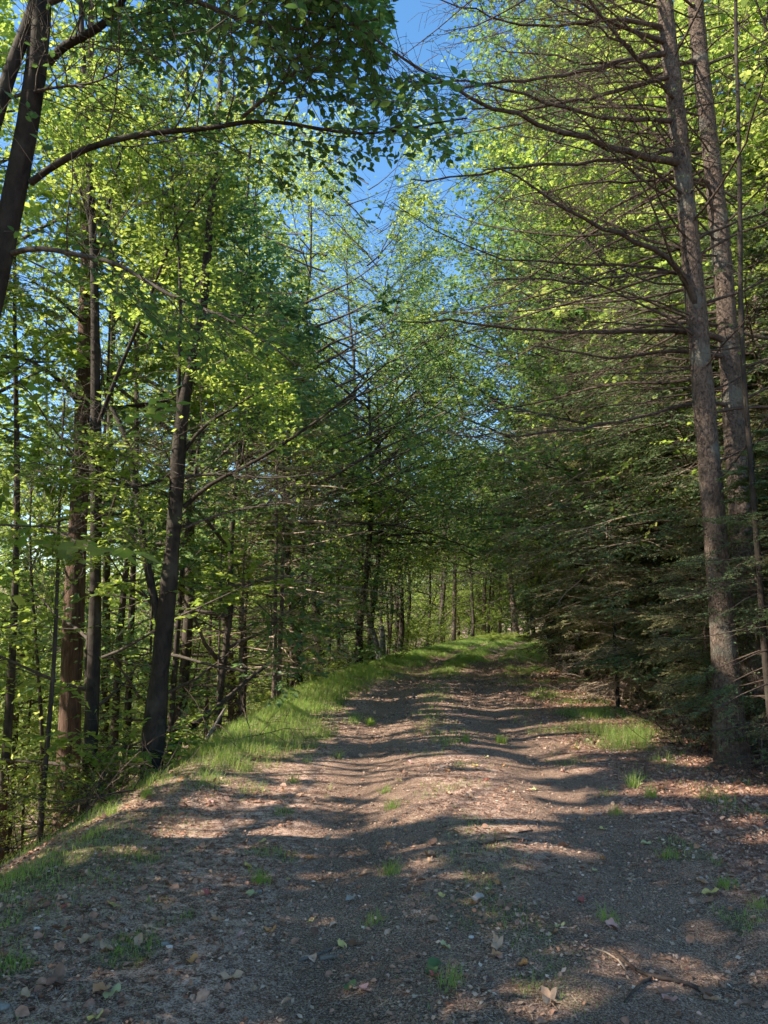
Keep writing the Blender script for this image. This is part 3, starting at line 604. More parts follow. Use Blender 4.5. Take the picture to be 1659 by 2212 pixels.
def stone(u, v, s, label, mat):
    p = gnd(u, v); r = np.random.default_rng(int(u)); g = Geo(); th = np.linspace(0, math.pi, 7)[1:-1]; ph = np.arange(9) * 2 * math.pi / 9
    rings = [np.stack([np.sin(t) * np.cos(ph), np.sin(t) * np.sin(ph) * .75, np.full(9, np.cos(t)) * .5], 1) for t in th]
    V = np.concatenate(rings + [[[0, 0, .5]], [[0, 0, -.5]]]); V = V * (1 + r.normal(0, .09, (len(V), 1))) * s + p + [0, 0, s * .25]
    q = []
    for a in range(4):
        for b in range(9): q.append([a * 9 + b, (a + 1) * 9 + b, (a + 1) * 9 + (b + 1) % 9, a * 9 + (b + 1) % 9])
    g.add(V, q); g.n = 0; g.q.append(np.array([[45, b, (b + 1) % 9] for b in range(9)] + [[46, 36 + (b + 1) % 9, 36 + b] for b in range(9)])); g.m.append(np.zeros(18)); g.n = len(V)
    me = g.mesh('stone', [M[mat]], True); obj('stone', me, label=label, category='stone')
M['stone_w'] = flat_mat('white_stone', [G(.5, .47, .44)], .8); M['stone_g'] = flat_mat('grey_stone', [G(.2, .185, .17)], .8)
for a in [(366, 2048, .018, 'small white stone on the lower left track', 'stone_w'), (80, 2008, .018, 'pale blue grey stone at the far left of the shoulder', 'stone_w'), (356, 2042, .022, 'dark grey stone touching the small white stone', 'stone_g'),
          (560, 1928, .02, 'round grey stone near the grass tuft beside the pale green leaf', 'stone_g'), (1018, 2026, .015, 'pale pebble on the grassy middle strip', 'stone_w'), (5, 2180, .03, 'bluish grey stone in the bottom left corner', 'stone_g')]: stone(*a)

# ------------------------------------------------------------------ hand-placed trees
def poly(pts, n=12):
    """smooth resample of world points."""
    P = np.array(pts, float); t = np.concatenate([[0], np.cumsum(np.linalg.norm(np.diff(P, axis=0), axis=1))]); t /= t[-1]
    q = np.linspace(0, 1, n); R = np.stack([np.interp(q, t, P[:, k]) for k in range(3)], 1)
    for _ in range(2): R[1:-1] = (R[:-2] + 2 * R[1:-1] + R[2:]) / 4
    return R
def pw(pts, Y, n=12):
    """photo points at depth Y (number or list) into a smooth world path."""
    if not hasattr(Y, '__len__'): Y = [Y] * len(pts)
    elif len(Y) == 2: Y = np.linspace(Y[0], Y[1], len(pts))
    return poly([at(u, v, y) for (u, v), y in zip(pts, Y)], n)
def drop(P, z=None):
    """extend a trunk path straight down into the soil."""
    b = P[0].copy(); g = float(H(b[0], b[1])) - .25
    if b[2] > g: P = poly([[b[0], b[1], g], *P.tolist()], len(P) + 2)
    return P
def rr(a, b, n, e=1.0): return a + (b - a) * np.linspace(0, 1, n) ** e
def rough(R, seed, amt=.07): return R * (1 + np.random.default_rng(seed).normal(0, amt, len(R)))
def crown_on(paths, r, n1=7, l1=.9, n2=5, leaf=.06, nl=8, up=.02, layered=.7, t0=.15, flt=None, tmpl=LEAF6):
    """leafy twigs on given limbs: returns tubes, leaves."""
    tb = []; lv = []
    for P in paths:
        P = P[None]; s, d, i, t = branch(P, n1, t0, 1.0, .8, r, layered, .35)
        l = l1 * (1.15 - .6 * t) * r.uniform(.6, 1.3, len(s)); B = grow(s, d, l, 6, .12, up, r); tb.append((B, np.full((len(s), 6), .006) * (1 - .7 * np.linspace(0, 1, 6)), 4))
        s, d, i2, t = branch(B, n2, .15, 1, .75, r, layered, .35); l2 = l[i2] * .5 * r.uniform(.6, 1.3, len(s)) + .08
        B2 = grow(s, d, l2, 4, .14, -.01, r); tb.append((B2, np.full((len(s), 4), .0026), 3))
        lv.append(foliate(B2, nl, leaf, r, .5)); lv.append(foliate(B, nl, leaf, r, .5, t0=.3))
    return tb, [np.concatenate([a[k] for a in lv]) for k in range(4)]
def crown_part(root, tb, lv, mats, tmpl=LEAF6, cull=.6, corridor=False, name='crown', fn=None):
    g = Geo()
    for P, R, s in tb: 
        k = corridor_keep(P[:, -1]) if corridor else np.ones(len(P), bool)
        if fn is not None: k &= fn(P[:, -1])
        g.tubes(P[k], R[k], s, 0)
    p, d, n, sz = lv; k = np.ones(len(p), bool)
    if cull: c_ = cullp(p); k &= ~(open_light(p) & (rng.uniform(0, 1, len(p)) < np.where(c_ > .97, c_, c_ * cull)))
    if corridor: k &= corridor_keep(p)
    if fn is not None: k &= fn(p)
    g.leaves(p[k], d[k], n[k], sz[k], tmpl, 1)
    return part(name, g, [M[mats[0]], M[mats[1]]], root)
def tree_thing(name, trunkP, trunkR, label, bark, cat='tree', group=None, sides=14):
    root = thing(name, trunkP[0], label, cat, group); g = Geo(); g.tubes(trunkP, trunkR, sides); part('trunk', g, [M[bark]], root, True); return root
def limb(root, P, R, bark, name='limb', sides=8):
    g = Geo(); g.tubes(P, R, sides); part(name, g, [M[bark]], root, True); return P

r = np.random.default_rng(101)
# --- near left leaning tree with big leaves overhead
Y0 = 5.0
tp = poly([[-3.75, 4.95, float(H(-3.75, 4.95)) - .3], at(-110, 1100, Y0), at(-75, 880, Y0), at(-25, 660, Y0), at(18, 500, Y0), at(40, 370, Y0), at(68, 240, Y0), at(88, 120, Y0), at(94, 0, Y0), at(96, -250, Y0), at(120, -700, Y0)], 24)
t0 = tree_thing('leaning_beech_tree', tp, rough(rr(.115, .055, 24), 1, .03), 'smooth grey tree leaning in from the upper left with large leaves overhead', 'bark_smooth')
l0 = [limb(t0, pw([(-60, 420), (-10, 260), (25, 140), (50, 85), (70, 20), (95, -40)], (4.9, 5.0), 12), rr(.055, .045, 12), 'bark_smooth', 'second_stem'),
      limb(t0, pw([(66, 395), (100, 365), (150, 335), (210, 308), (300, 290), (400, 278), (480, 283), (525, 252), (600, 262), (675, 275), (775, 296), (860, 285), (940, 262), (1010, 255)], (5.0, 4.3), 20), rr(.026, .005, 20), 'bark_smooth'),
      limb(t0, pw([(525, 252), (575, 210), (640, 160), (690, 90), (730, 20)], (4.6, 4.2), 10), rr(.014, .005, 10), 'twig'),
      limb(t0, pw([(105, 135), (130, 100), (160, 88), (200, 70), (235, 45), (262, 15), (290, -60)], (5, 4.7), 12), rr(.034, .022, 12), 'bark_smooth'),
      limb(t0, pw([(22, 548), (55, 535), (85, 533), (130, 540), (175, 556), (265, 564), (285, 590), (310, 607), (400, 655), (500, 687), (575, 735), (640, 790)], (5.0, 4.3), 18), rr(.022, .005, 18), 'twig'),
      limb(t0, pw([(20, 212), (60, 200), (130, 186), (215, 182), (270, 140)], (5, 4.8), 10), rr(.013, .005, 10), 'twig'),
      limb(t0, pw([(94, 10), (200, -40), (330, -40), (430, 5), (560, 60), (700, 70), (820, 40)], (5, 4.1), 14), rr(.03, .007, 14), 'twig'),
      limb(t0, pw([(96, -150), (250, -200), (430, -130), (600, -60), (760, 20)], (5, 3.9), 14), rr(.03, .008, 14), 'twig')]
tb, lv = crown_on([l0[1], l0[2], l0[3], l0[6], l0[7]], r, 24, 1.25, 9, .06, 9)
tb2, lv2 = crown_on([l0[4], l0[5]], r, 18, .8, 7, .055, 9)
tb3, lv3 = crown_on([l0[0]], r, 10, .6, 6, .06, 9)
def fn0(p):
    u, v = proj(p); lim = 830 - np.clip(v - 330, 0, 999) * 1.2; lim = np.where(v > 520, 640, np.maximum(lim, 560))
    lim = np.where(v < 120, 850, lim); lim = np.where((v > 160) & (v < 345), 1030, lim) + 50 * (fbm(p[:, 0] * 3, p[:, 2] * 3, 12) - .5)
    return (u < lim) & (v < 820)
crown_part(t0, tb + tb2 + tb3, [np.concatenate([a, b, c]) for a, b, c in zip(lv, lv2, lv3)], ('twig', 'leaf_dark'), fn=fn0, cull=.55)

# --- reddish rough-barked tree
P = drop(pw([(150, 1640), (152, 1406), (170, 1156), (178, 906), (186, 600), (192, 300), (198, 0)], (11, 11.3), 18))
t1 = tree_thing('rough_bark_tree', P, rough(rr(.18, .05, len(P)), 2, .03), 'thick straight tree with reddish furrowed bark standing on the left bank', 'bark_rough')
L = [limb(t1, pw([(178, 880), (140, 830), (90, 790), (20, 760)], (11.1, 10), 9), rr(.05, .015, 9), 'bark_far'), limb(t1, pw([(180, 880), (250, 885), (330, 870), (400, 860)], (11.1, 11.8), 9), rr(.05, .02, 9), 'bark_far'), limb(t1, pw([(182, 700), (120, 640), (60, 600)], (11.1, 10), 8), rr(.03, .01, 8), 'bark_far')]
tb, lv = crown_on([P[8:], *L], np.random.default_rng(5), 16, 2.2, 9, .10, 14, tmpl=LEAF4); crown_part(t1, tb, lv, ('twig', 'leaf_green'), LEAF4)
# --- dark curvy slim tree
P = drop(pw([(195, 1620), (205, 1450), (207, 1256), (208, 956), (205, 756), (207, 600), (202, 500), (192, 380), (186, 250), (178, 100), (172, -50)], (9.3, 9.6), 22))
t2 = tree_thing('slim_dark_tree', P, rough(rr(.095, .03, len(P)), 3, .07), 'slim dark trunk just right of the thick reddish one, forking high up', 'bark_smooth')
L = [limb(t2, pw([(207, 930), (222, 890), (245, 830), (275, 756), (310, 680), (340, 600), (360, 540), (385, 490), (420, 435), (480, 380)], (9.4, 8.6), 16), rr(.032, .01, 16), 'bark_smooth'),
     limb(t2, pw([(206, 560), (225, 480), (245, 400), (262, 340), (272, 280)], (9.5, 9.3), 10), rr(.03, .012, 10), 'bark_smooth'),
     limb(t2, pw([(204, 530), (185, 440), (160, 380), (140, 290)], (9.5, 9.3), 10), rr(.022, .008, 10), 'bark_smooth'),
     limb(t2, pw([(360, 560), (352, 480), (350, 400), (362, 300)], (8.9, 8.6), 9), rr(.014, .006, 9), 'twig'),
     limb(t2, pw([(210, 990), (240, 985), (262, 995), (300, 975)], (9.4, 9.0), 8), rr(.026, .01, 8), 'bark_smooth')]
tb, lv = crown_on([P[10:], *L], np.random.default_rng(6), 16, 1.5, 9, .075, 14); crown_part(t2, tb, lv, ('twig', 'leaf_green'), LEAF4)
# --- forked tree in the middle left
P = drop(pw([(330, 1590), (345, 1480), (352, 1400), (352, 1340), (368, 1256), (380, 1100), (385, 950), (395, 850), (405, 790), (430, 750), (436, 700), (445, 600), (455, 450), (470, 280), (480, 120)], (8.9, 9.3), 26))
RR = rr(.125, .035, len(P), .9); RR[:8] *= 1.08
t3 = tree_thing('forked_tree', P, rough(RR, 4, .07), 'dark forked tree on the edge of the left bank with long limbs reaching right', 'bark_smooth')
L = [limb(t3, pw([(345, 1345), (325, 1260), (308, 1170), (300, 1100), (285, 1000), (268, 920), (240, 880)], (9.0, 9.3), 14), rr(.055, .03, 14), 'bark_smooth'),
     limb(t3, pw([(398, 1095), (425, 1062), (480, 1030), (550, 1000), (610, 960), (700, 900), (760, 850), (830, 790)], (9.1, 8.3), 14), rr(.032, .008, 14), 'bark_smooth'),
     limb(t3, pw([(392, 985), (420, 940), (455, 905), (510, 880), (560, 840), (600, 825), (660, 815)], (9.1, 8.5), 12), rr(.027, .007, 12), 'bark_smooth'),
     limb(t3, pw([(383, 1020), (340, 1040), (290, 1060), (240, 1030), (170, 1010), (90, 1000)], (9.1, 8.5), 12), rr(.03, .008, 12), 'bark_smooth'),
     limb(t3, pw([(386, 960), (385, 850), (388, 760), (392, 650), (385, 520), (370, 380), (360, 250)], (9.1, 9.0), 14), rr(.03, .01, 14), 'bark_smooth'),
     limb(t3, pw([(400, 1030), (450, 1020), (520, 1030), (600, 1035), (700, 1020)], (9.1, 8.9), 10), rr(.022, .006, 10), 'twig'),
     limb(t3, pw([(425, 800), (480, 780), (540, 760), (620, 700)], (9.2, 8.6), 9), rr(.018, .006, 9), 'twig'),
     limb(t3, pw([(400, 1140), (470, 1110), (560, 1090), (700, 1080)], (9.1, 9.2), 10), rr(.018, .005, 10), 'twig')]
tb, lv = crown_on([P[15:], *L], np.random.default_rng(7), 17, 1.35, 9, .072, 14); crown_part(t3, tb, lv, ('twig', 'leaf_green'), LEAF4, corridor=True)
# --- thin saplings on the far left
for (pts, Y, rad0, lab) in [([(98, 1640), (108, 1560), (120, 1400), (125, 1200), (130, 1130), (128, 1000), (140, 860)], 8.6, .035, 'very thin dark sapling with a small fork, left of the reddish trunk'),
                            ([(12, 1650), (30, 1400), (35, 1200), (40, 1060), (36, 900), (30, 700), (32, 500)], 10.5, .07, 'slender grey trunk at the left edge of the woods'),
                            ([(95, 1620), (82, 1450), (70, 1280), (60, 1150), (75, 950)], 12, .04, 'pale thin sapling between the left edge trunk and the reddish trunk'),
                            ([(247, 1600), (256, 1400), (262, 1250), (285, 1180), (300, 1000), (290, 700)], 14, .085, 'greyish brown tree behind the gap between the dark trunks'),
                            ([(275, 1580), (280, 1420), (288, 1280), (290, 1150), (295, 900), (300, 500)], 16, .09, 'straight reddish brown trunk behind the forked tree'),
                            ([(372, 1500), (382, 1400), (392, 1250), (398, 1150), (430, 1000), (440, 800)], 13, .06, 'thin trunk half hidden behind the forked tree'),
                            ([(230, 1500), (228, 1300), (232, 1100), (238, 900), (244, 700), (250, 500), (252, 330)], 17, .12, 'pale barked trunk rising behind the slim dark tree')]:
    P = drop(pw(pts, Y, 14)); o = tree_thing('sapling' if rad0 < .05 else 'woodland_tree', P, rough(rr(rad0, rad0 * .35, len(P)), int(pts[0][0]), .05), lab, 'bark_far', sides=8)
    tb, lv = crown_on([P[5:]], np.random.default_rng(int(pts[0][0])), 18, .9 if rad0 < .05 else 1.9, 8, .065 if Y < 12 else .095, 12); crown_part(o, tb, lv, ('twig', 'leaf_green' if Y < 15 else 'leaf_yellow'), LEAF4)

# --- right pair of tall conifers with dead limbs
def dead_limbs(r, P, n, t0, t1, lmin, lmax, azc, azs, el=.05):
    t = t0 + (t1 - t0) * (np.arange(n) + r.uniform(0, 1, n)) / n; s, T = samp(P[None], np.zeros(n, int), t)
    az = azc + r.uniform(-azs, azs, n); e = el + r.normal(0, .16, n); d = np.column_stack([np.cos(az) * np.cos(e), np.sin(az) * np.cos(e), np.sin(e)])
    ln = r.uniform(lmin, lmax, n); return grow(s, d, ln, 9, .10, -.01, r), ln
def dead_twigs(B, ln, r, n2=12, n3=6, l2=.22, flat=.8, sag=-.03):
    s, d, i, t = branch(B, n2, .15, 1, .8, r, flat, .3); l = (ln[i] * l2 * (1.2 - .7 * t)) * r.uniform(.5, 1.4, len(s)) + .05
    B2 = grow(s, d, l, 6, .13, sag, r); s, d, i2, t = branch(B2, n3, .2, 1, .7, r, flat, .35); l3 = l[i2] * .45 * r.uniform(.5, 1.3, len(s))
    B3 = grow(s, d, l3, 4, .15, sag, r)
    return [(B2, np.full((len(s) // n3, 6), .0055) * (1 - .75 * np.linspace(0, 1, 6)), 3), (B3, np.full((len(s), 4), .0024), 3)], B3
big = {}
for key, pts, YY, R0, lab in (('a', [(1578, 1600), (1560, 1350), (1548, 1150), (1530, 1000), (1512, 756), (1500, 620), (1487, 480), (1468, 300), (1440, 60), (1415, -200), (1370, -700)], (8.3, 8.3), (.145, .075), 'left one of the two tall rough conifers at right, patched with grey lichen'),
                              ('b', [(1640, 1600), (1618, 1350), (1603, 1150), (1590, 1000), (1575, 756), (1565, 600), (1550, 430), (1525, 250), (1503, 60), (1490, -200), (1465, -700)], (9.1, 9.1), (.15, .08), 'right one of the two tall rough conifers, darker and slightly thicker')):
    P = drop(pw(pts, YY, 26)); o = tree_thing('tall_conifer', P, rough(rr(R0[0], R0[1], len(P)) * (1 + .45 * np.exp(-np.arange(len(P)) / 1.3)), ord(key), .035), lab, 'bark_conifer', sides=18); big[key] = (o, P)
la = [([(1440, 62), (1380, 45), (1310, 40), (1230, 55), (1130, 58), (1040, 35), (950, 0)], (8.3, 7.4), .028), ([(1450, 95), (1380, 72), (1300, 40), (1260, 15), (1200, -30)], (8.3, 7.4), .035),
      ([(1455, 115), (1390, 118), (1300, 145), (1200, 170), (1080, 180), (950, 185), (870, 180)], (8.3, 7.0), .034), ([(1460, 165), (1400, 175), (1300, 205), (1180, 235), (1100, 240), (1020, 235)], (8.3, 7.6), .032),
      ([(1476, 355), (1420, 345), (1340, 325), (1240, 295), (1130, 260), (1060, 220), (985, 195), (930, 175), (850, 110), (760, 40)], (8.3, 6.4), .044),
      ([(1468, 262), (1400, 258), (1300, 255), (1200, 225), (1110, 195), (1000, 175), (880, 170)], (8.3, 7.2), .03), ([(1470, 320), (1380, 340), (1260, 350), (1160, 360), (1050, 365), (970, 400), (880, 390)], (8.3, 7.2), .026),
      ([(1515, 700), (1490, 600), (1440, 550), (1330, 500), (1250, 470), (1180, 415), (1090, 360), (1050, 365)], (8.3, 7.2), .045),
      ([(1480, 340), (1440, 310), (1380, 265), (1300, 215), (1200, 150), (1130, 100)], (8.3, 9.4), .025), ([(1465, 220), (1430, 190), (1380, 125), (1300, 60), (1180, 0)], (8.3, 7.2), .022),
      ([(1500, 600), (1450, 585), (1350, 590), (1250, 620), (1150, 600), (1060, 600)], (8.3, 7.5), .02), ([(1495, 540), (1400, 520), (1300, 470), (1200, 440), (1080, 430)], (8.3, 9.0), .02)]
lb = [([(1575, 740), (1530, 715), (1480, 715), (1350, 712), (1290, 722), (1200, 715), (1100, 710), (1000, 700), (930, 690), (860, 700)], (9.1, 7.8), .04),
      ([(1572, 770), (1520, 765), (1460, 752), (1380, 770), (1310, 778), (1230, 760), (1150, 745)], (9.1, 8.0), .035), ([(1585, 880), (1540, 860), (1450, 880), (1380, 905), (1250, 930), (1100, 940), (980, 945)], (9.1, 8.0), .03),
      ([(1545, 400), (1500, 380), (1400, 390), (1250, 400), (1100, 430)], (9.1, 8.6), .024), ([(1520, 130), (1450, 140), (1350, 150), (1200, 120), (1080, 110)], (9.1, 8.8), .03)]
for key, ls in (('a', la), ('b', lb)):
    o, P = big[key]; LP = []
    for pts, Y, r0 in ls: LP.append(limb(o, pw(pts, Y, 16) + np.random.default_rng(len(LP)).normal(0, .022, (16, 3)) * np.linspace(0, 1, 16)[:, None] ** .5, rr(r0 * 1.15, .007, 16, .8), 'twig_dead', 'dead_limb', 6))
    r = np.random.default_rng(31 + ord(key)); tb = []
    for q in LP:
        ln = np.array([np.linalg.norm(q[-1] - q[0])]); t_, b3 = dead_twigs(q[None], ln, r, 26, 6, .20, .75, -.02); tb += t_
    B, ln = dead_limbs(r, P, 60 if key == 'b' else 60, .30, .8, 1.2, 4.2, math.pi * .95, 1.0, .12); tb.append((B, np.interp(np.linspace(0, 1, 9), [0, 1], [1, .2])[None] * (.006 + .0045 * ln)[:, None], 4))
    t_, b3 = dead_twigs(B, ln, r, 10, 4, .2); tb += t_
    B, ln = dead_limbs(r, P, 26, .22, .8, .8, 3.0, 0, 1.4, .35); tb.append((B, np.interp(np.linspace(0, 1, 9), [0, 1], [1, .2])[None] * (.006 + .006 * ln)[:, None], 4))
    t_, b4 = dead_twigs(B, ln, r, 7, 4, .2); tb += t_
    def fnb(p):
        u, v = proj(p); return (u > 760 + 60 * (fbm(p[:, 0] * 2, p[:, 2] * 2, 4))) 
    # sparse live needles at the outer ends
    q = b3[r.uniform(0, 1, len(b3)) < .35]; lv = foliate(q, 5, .03, r, .5)
    crown_part(o, tb, lv, ('twig_dead', 'needle'), NEED, cull=False, fn=fnb)
# bare dark bent stem right of the pair
P = pw([(1615, 900), (1596, 760), (1606, 640), (1590, 540), (1606, 440), (1592, 330), (1598, 200), (1584, 60), (1592, -100)], 7.6, 20); P = drop(P)
o = tree_thing('bare_stem', P, rough(rr(.036, .018, len(P)), 9, .08), 'thin bare dark stem rising beside the right conifer at the edge of the woods', 'bark_smooth')
tb, b3 = dead_twigs(P[None], np.array([4.]), np.random.default_rng(9), 16, 4, .2); crown_part(o, tb, foliate(b3[::3], 3, .05, r), ('twig', 'leaf_green'), LEAF4)
print('hand trees', time.time() - T0)

# ------------------------------------------------------------------ hemlocks
HP = [hemlock_proto(201, 9.5, .12, .6, ([0, 2, 4.5, 7, 9.5], [1.5, 2.4, 4.2, 3.0, .3]), 95, 1.0, 1.1, -.05, .9),
      hemlock_proto(202, 12, .15, .8, ([0, 2.5, 5, 8, 12], [1.6, 2.8, 5.0, 3.4, .3]), 110, 1.0, 1.1, -.04, 1.2),
      hemlock_proto(203, 6, .07, .3, ([0, 2, 4, 6], [1.3, 1.7, 1.2, .2]), 80, 1.0, 1.1, -.04, .5),
      hemlock_proto(204, 16, .2, 2.0, ([0, 4, 8, 12, 16], [2.2, 4.6, 5.2, 3.2, .3]), 120, 1.0, 1.0, -.03, 3.2)]
HPn = hemlock_proto(205, 5.2, .05, .25, ([0, 1.2, 3, 5.2], [1.0, 1.5, 1.1, .15]), 75, 1.1, .9, -.03, .9, nsz=.035)
HPs = hemlock_proto(206, 8.5, .055, .5, ([0, 2, 4, 6, 8.5], [1.5, 2.2, 1.8, 1.1, .2]), 62, .85, .3, -.02, 1.0, nsz=.045)
HPf = hemlock_proto(207, 5.6, .06, .35, ([0, 1.2, 2.6, 4, 5.6], [1.2, 1.6, 1.9, 1.3, .2]), 84, 1.25, 1.9, -.05, .9, nsz=.038)
def gz(x, y): return (x, y, float(H(x, y)))
# the sapling with bare lower whorls beside the trail
p = gnd(1334, 1528); bake_tree('hemlock_sapling', HPn, gz(p[0], p[1]), .5, .83, ('bark_far', 'twig_pale', 'needle_sunlit'), 'young hemlock with pale bare lower twigs and a thin pointed leader beside the right shoulder', 'tree', None, False, False, NEED)
hl = [  # x offset from the centre, y, prototype, scale, rotation
 (4.6, 9.6, 2, .9), (5.3, 11.3, 0, .95), (4.7, 14.6, 2, .9), (5.6, 13.2, 1, .95), (4.3, 17.5, 0, .9), (5.2, 20, 1, 1.0), (4.0, 23, 0, .85), (5.2, 26, 3, .9), (3.9, 29, 2, 1.1), (4.6, 33, 1, .95), (4.2, 38, 0, 1.), (5.2, 43, 3, .9),
 (3.9, 15.3, 1, .74), (3.9, 18.8, 1, .9), (4.0, 21.5, 3, .76), (7.0, 10.5, 0, 1.0), (7.5, 14, 1, 1.0), (7.3, 18, 3, .85), (7.8, 23, 1, 1.1), (6.8, 30, 3, 1.), (9, 12, 1, .9), (10, 17, 0, 1.2), (3.75, 6.7, 2, .62), (3.55, 7.75, 2, .66), (3.2, 9.0, 2, .45), (5.6, 8.0, 2, .85), (6.4, 9.2, 0, .7), (3.9, 9.3, 2, .62), (4.2, 11.2, 2, .75), (4.5, 12.4, 0, .85)]
hlab = ['dense dark hemlock in the thicket right of the trail', 'drooping dark hemlock in the second row of the right hand thicket']
for i, (dx, y, k, sc) in enumerate(hl):
    x = dx + float(cx(y)); near = y < 15
    fr = k == 2 and y < 13.0
    bake_tree('hemlock_tree', HPf if fr else HP[k], gz(x, y), i * 1.7, sc * (1.05 if fr else 1), ('bark_conifer', 'twig_pale' if (i % 3 == 0 and not fr) else 'twig_dead', 'needle' if i % 2 else 'needle_sunlit'), hlab[0] if dx < 6 else hlab[1], 'tree', 'hemlocks right of the trail' if dx < 6 else 'hemlocks behind the front row', True, True, NEED, thin_twigs=y > 20, seed=i)
# thin golden hemlocks on the left bank
for i, (u, v, Y, sc, lab) in enumerate([(590, 1500, 15, 1.0, 'slim hemlock stem with sunlit bare twigs on the bank, left of a close pair'), (603, 1490, 15.3, 1.03, 'slim hemlock stem with sunlit bare twigs on the bank, right of a close pair'),
                                        (650, 1480, 18, 1.0, 'thin twiggy hemlock just behind the close pair on the left bank'), (520, 1500, 14.5, .75, 'low feathery hemlock left of the close pair'), (730, 1450, 22, 1.0, 'sparse hemlock left of where the trail narrows'),
                                        (470, 1500, 13, .55, 'short bushy hemlock by the fallen log'), (780, 1440, 27, 1.1, 'sparse hemlock beside the leaning birch trunks'), (450, 1480, 17, .95, 'thin hemlock standing behind the forked tree')]):
    b = at(u, v, Y); bake_tree('hemlock_tree', HPs, gz(b[0], b[1]), i * 1.3 + .4, sc, ('bark_conifer', 'twig_pale' if i < 3 else 'twig_dead', 'needle_sunlit'), lab, 'tree', None, True, False, NEED)
# dead brush at the foot of the hemlocks
def brush(x, y, rad_, n, label, seed, mat='twig_pale'):
    r = np.random.default_rng(seed); a = r.uniform(0, 6.28, n); q = r.uniform(0, 1, n) ** .6 * rad_; s = np.stack([x + q * np.cos(a), y + q * np.sin(a), 0 * a], 1); s[:, 2] = H(s[:, 0], s[:, 1]) + .02
    az = r.uniform(0, 6.28, n); e = r.uniform(.0, 1.0, n); d = np.stack([np.cos(az) * np.cos(e), np.sin(az) * np.cos(e), np.sin(e)], 1)
    ln = r.uniform(.3, 1.3, n); B = grow(s, d, ln, 7, .14, -.07, r); B[:, :, 2] = np.maximum(B[:, :, 2], H(B[:, :, 0], B[:, :, 1]) + .01)
    g = Geo(); g.tubes(B, (.003 + .005 * ln)[:, None] * (1 - .7 * np.linspace(0, 1, 7))[None], 4)
    for P, R, sd in dead_twigs(B, ln, r, 4, 2, .4, .3, -.03)[0]: g.tubes(P, R, sd)
    me = g.mesh('brush', [M[mat]]); me.transform(__import__('mathutils').Matrix.Translation((-x, -y, 0)))
    o = obj('dead_brush', me, label=label, category='brush', kind='stuff'); o.location = (x, y, 0)
for i, (u, v, rd, n, lab) in enumerate([(1230, 1475, 1.1, 60, 'sunlit tangle of dead twigs where the right shoulder narrows'), (1300, 1510, .9, 55, 'dead twig tangle around the pale sapling foot'), (1420, 1570, .9, 55, 'brown dead twigs hanging over the ditch at right'),
                                       (1190, 1440, 1.3, 60, 'far dead twig tangle at the right edge of the trail'), (1500, 1620, .8, 50, 'dead sticks in the ditch left of the two tall conifers'), (1640, 1680, .7, 40, 'dead sticks at the foot of the tall conifers'),
                                       (200, 1690, .7, 26, 'dry twigs on the crest of the left bank'), (420, 1600, .8, 30, 'dead twigs on the slope under the fallen log')]):
    p = gnd(u, v) if u > 450 else at(u, v, 7.6 if u < 300 else 9.6)
    brush(p[0] + (.5 if u > 1100 else 0), p[1], rd * (1.7 if p[1] > 12 else 1), int(n * .8), lab, 400 + i, 'twig_pale' if i in (0, 1, 3) else 'twig_dead')
# small sticks and shrubs on the left bank
P = pw([(415, 1570), (450, 1540), (480, 1520), (520, 1480), (575, 1438)], (10.2, 13), 10)
o = thing('fallen_log', P[0], 'pale fallen log slanting down the left bank', 'log'); g = Geo(); g.tubes(P, rough(rr(.05, .03, 10), 3, .1), 9); part('shaft', g, [M['bark_far']], o, True)
g = Geo(); g.tubes(pw([(445, 1600), (465, 1565), (487, 1528)], (9.9, 10.4), 6), rr(.03, .015, 6), 6); part('broken_limb', g, [M['log']], o, True)
for a, (pts, Y, lab) in enumerate([([(822, 1425), (815, 1400), (806, 1370), (796, 1340)], 27, 'white birch trunk leaning left at the edge of the trail'), ([(826, 1428), (827, 1390), (824, 1352)], 26.5, 'broken white birch stub beside the leaning birch')]):
    P = drop(pw(pts, Y, 8)); o = tree_thing('birch_trunk', P, rough(rr(.14, .10, len(P)), a, .05), lab, 'birch', sides=10)
    if a == 0:
        P2 = pw([(800, 1350), (780, 1270), (770, 1150), (765, 1000)], Y, 10); limb(o, P2, rr(.08, .03, 10), 'bark_far', 'limb')
        tb, lv = crown_on([P2], np.random.default_rng(3), 12, 2.0, 5, .10, 8); crown_part(o, tb, lv, ('twig', 'leaf_yellow'), LEAF4)
def shrub(x, y, h, n, label, mat, seed, leaf=.06, spread=.5):
    r = np.random.default_rng(seed); b = np.array(gz(x, y)); az = r.uniform(0, 6.28, n); e = r.uniform(.7, 1.4, n) - spread * .3
    s = np.repeat(b[None], n, 0) + np.column_stack([r.normal(0, .04, (n, 2)), np.full(n, -.03)]); d = np.stack([np.cos(az) * np.cos(e), np.sin(az) * np.cos(e), np.sin(e)], 1); B = grow(s, d, h * r.uniform(.6, 1.1, n), 7, .08, -.01, r)
    o = thing('shrub', b, label, 'shrub'); g = Geo(); g.tubes(B, .008 * (1 - .7 * np.linspace(0, 1, 7))[None] * np.ones((n, 1)), 4); part('stems', g, [M['twig']], o)
    tb, lv = crown_on(list(B), r, 5, h * .35, 3, leaf, 6); crown_part(o, tb, lv, ('twig', mat), LEAF4, cull=False, name='foliage')
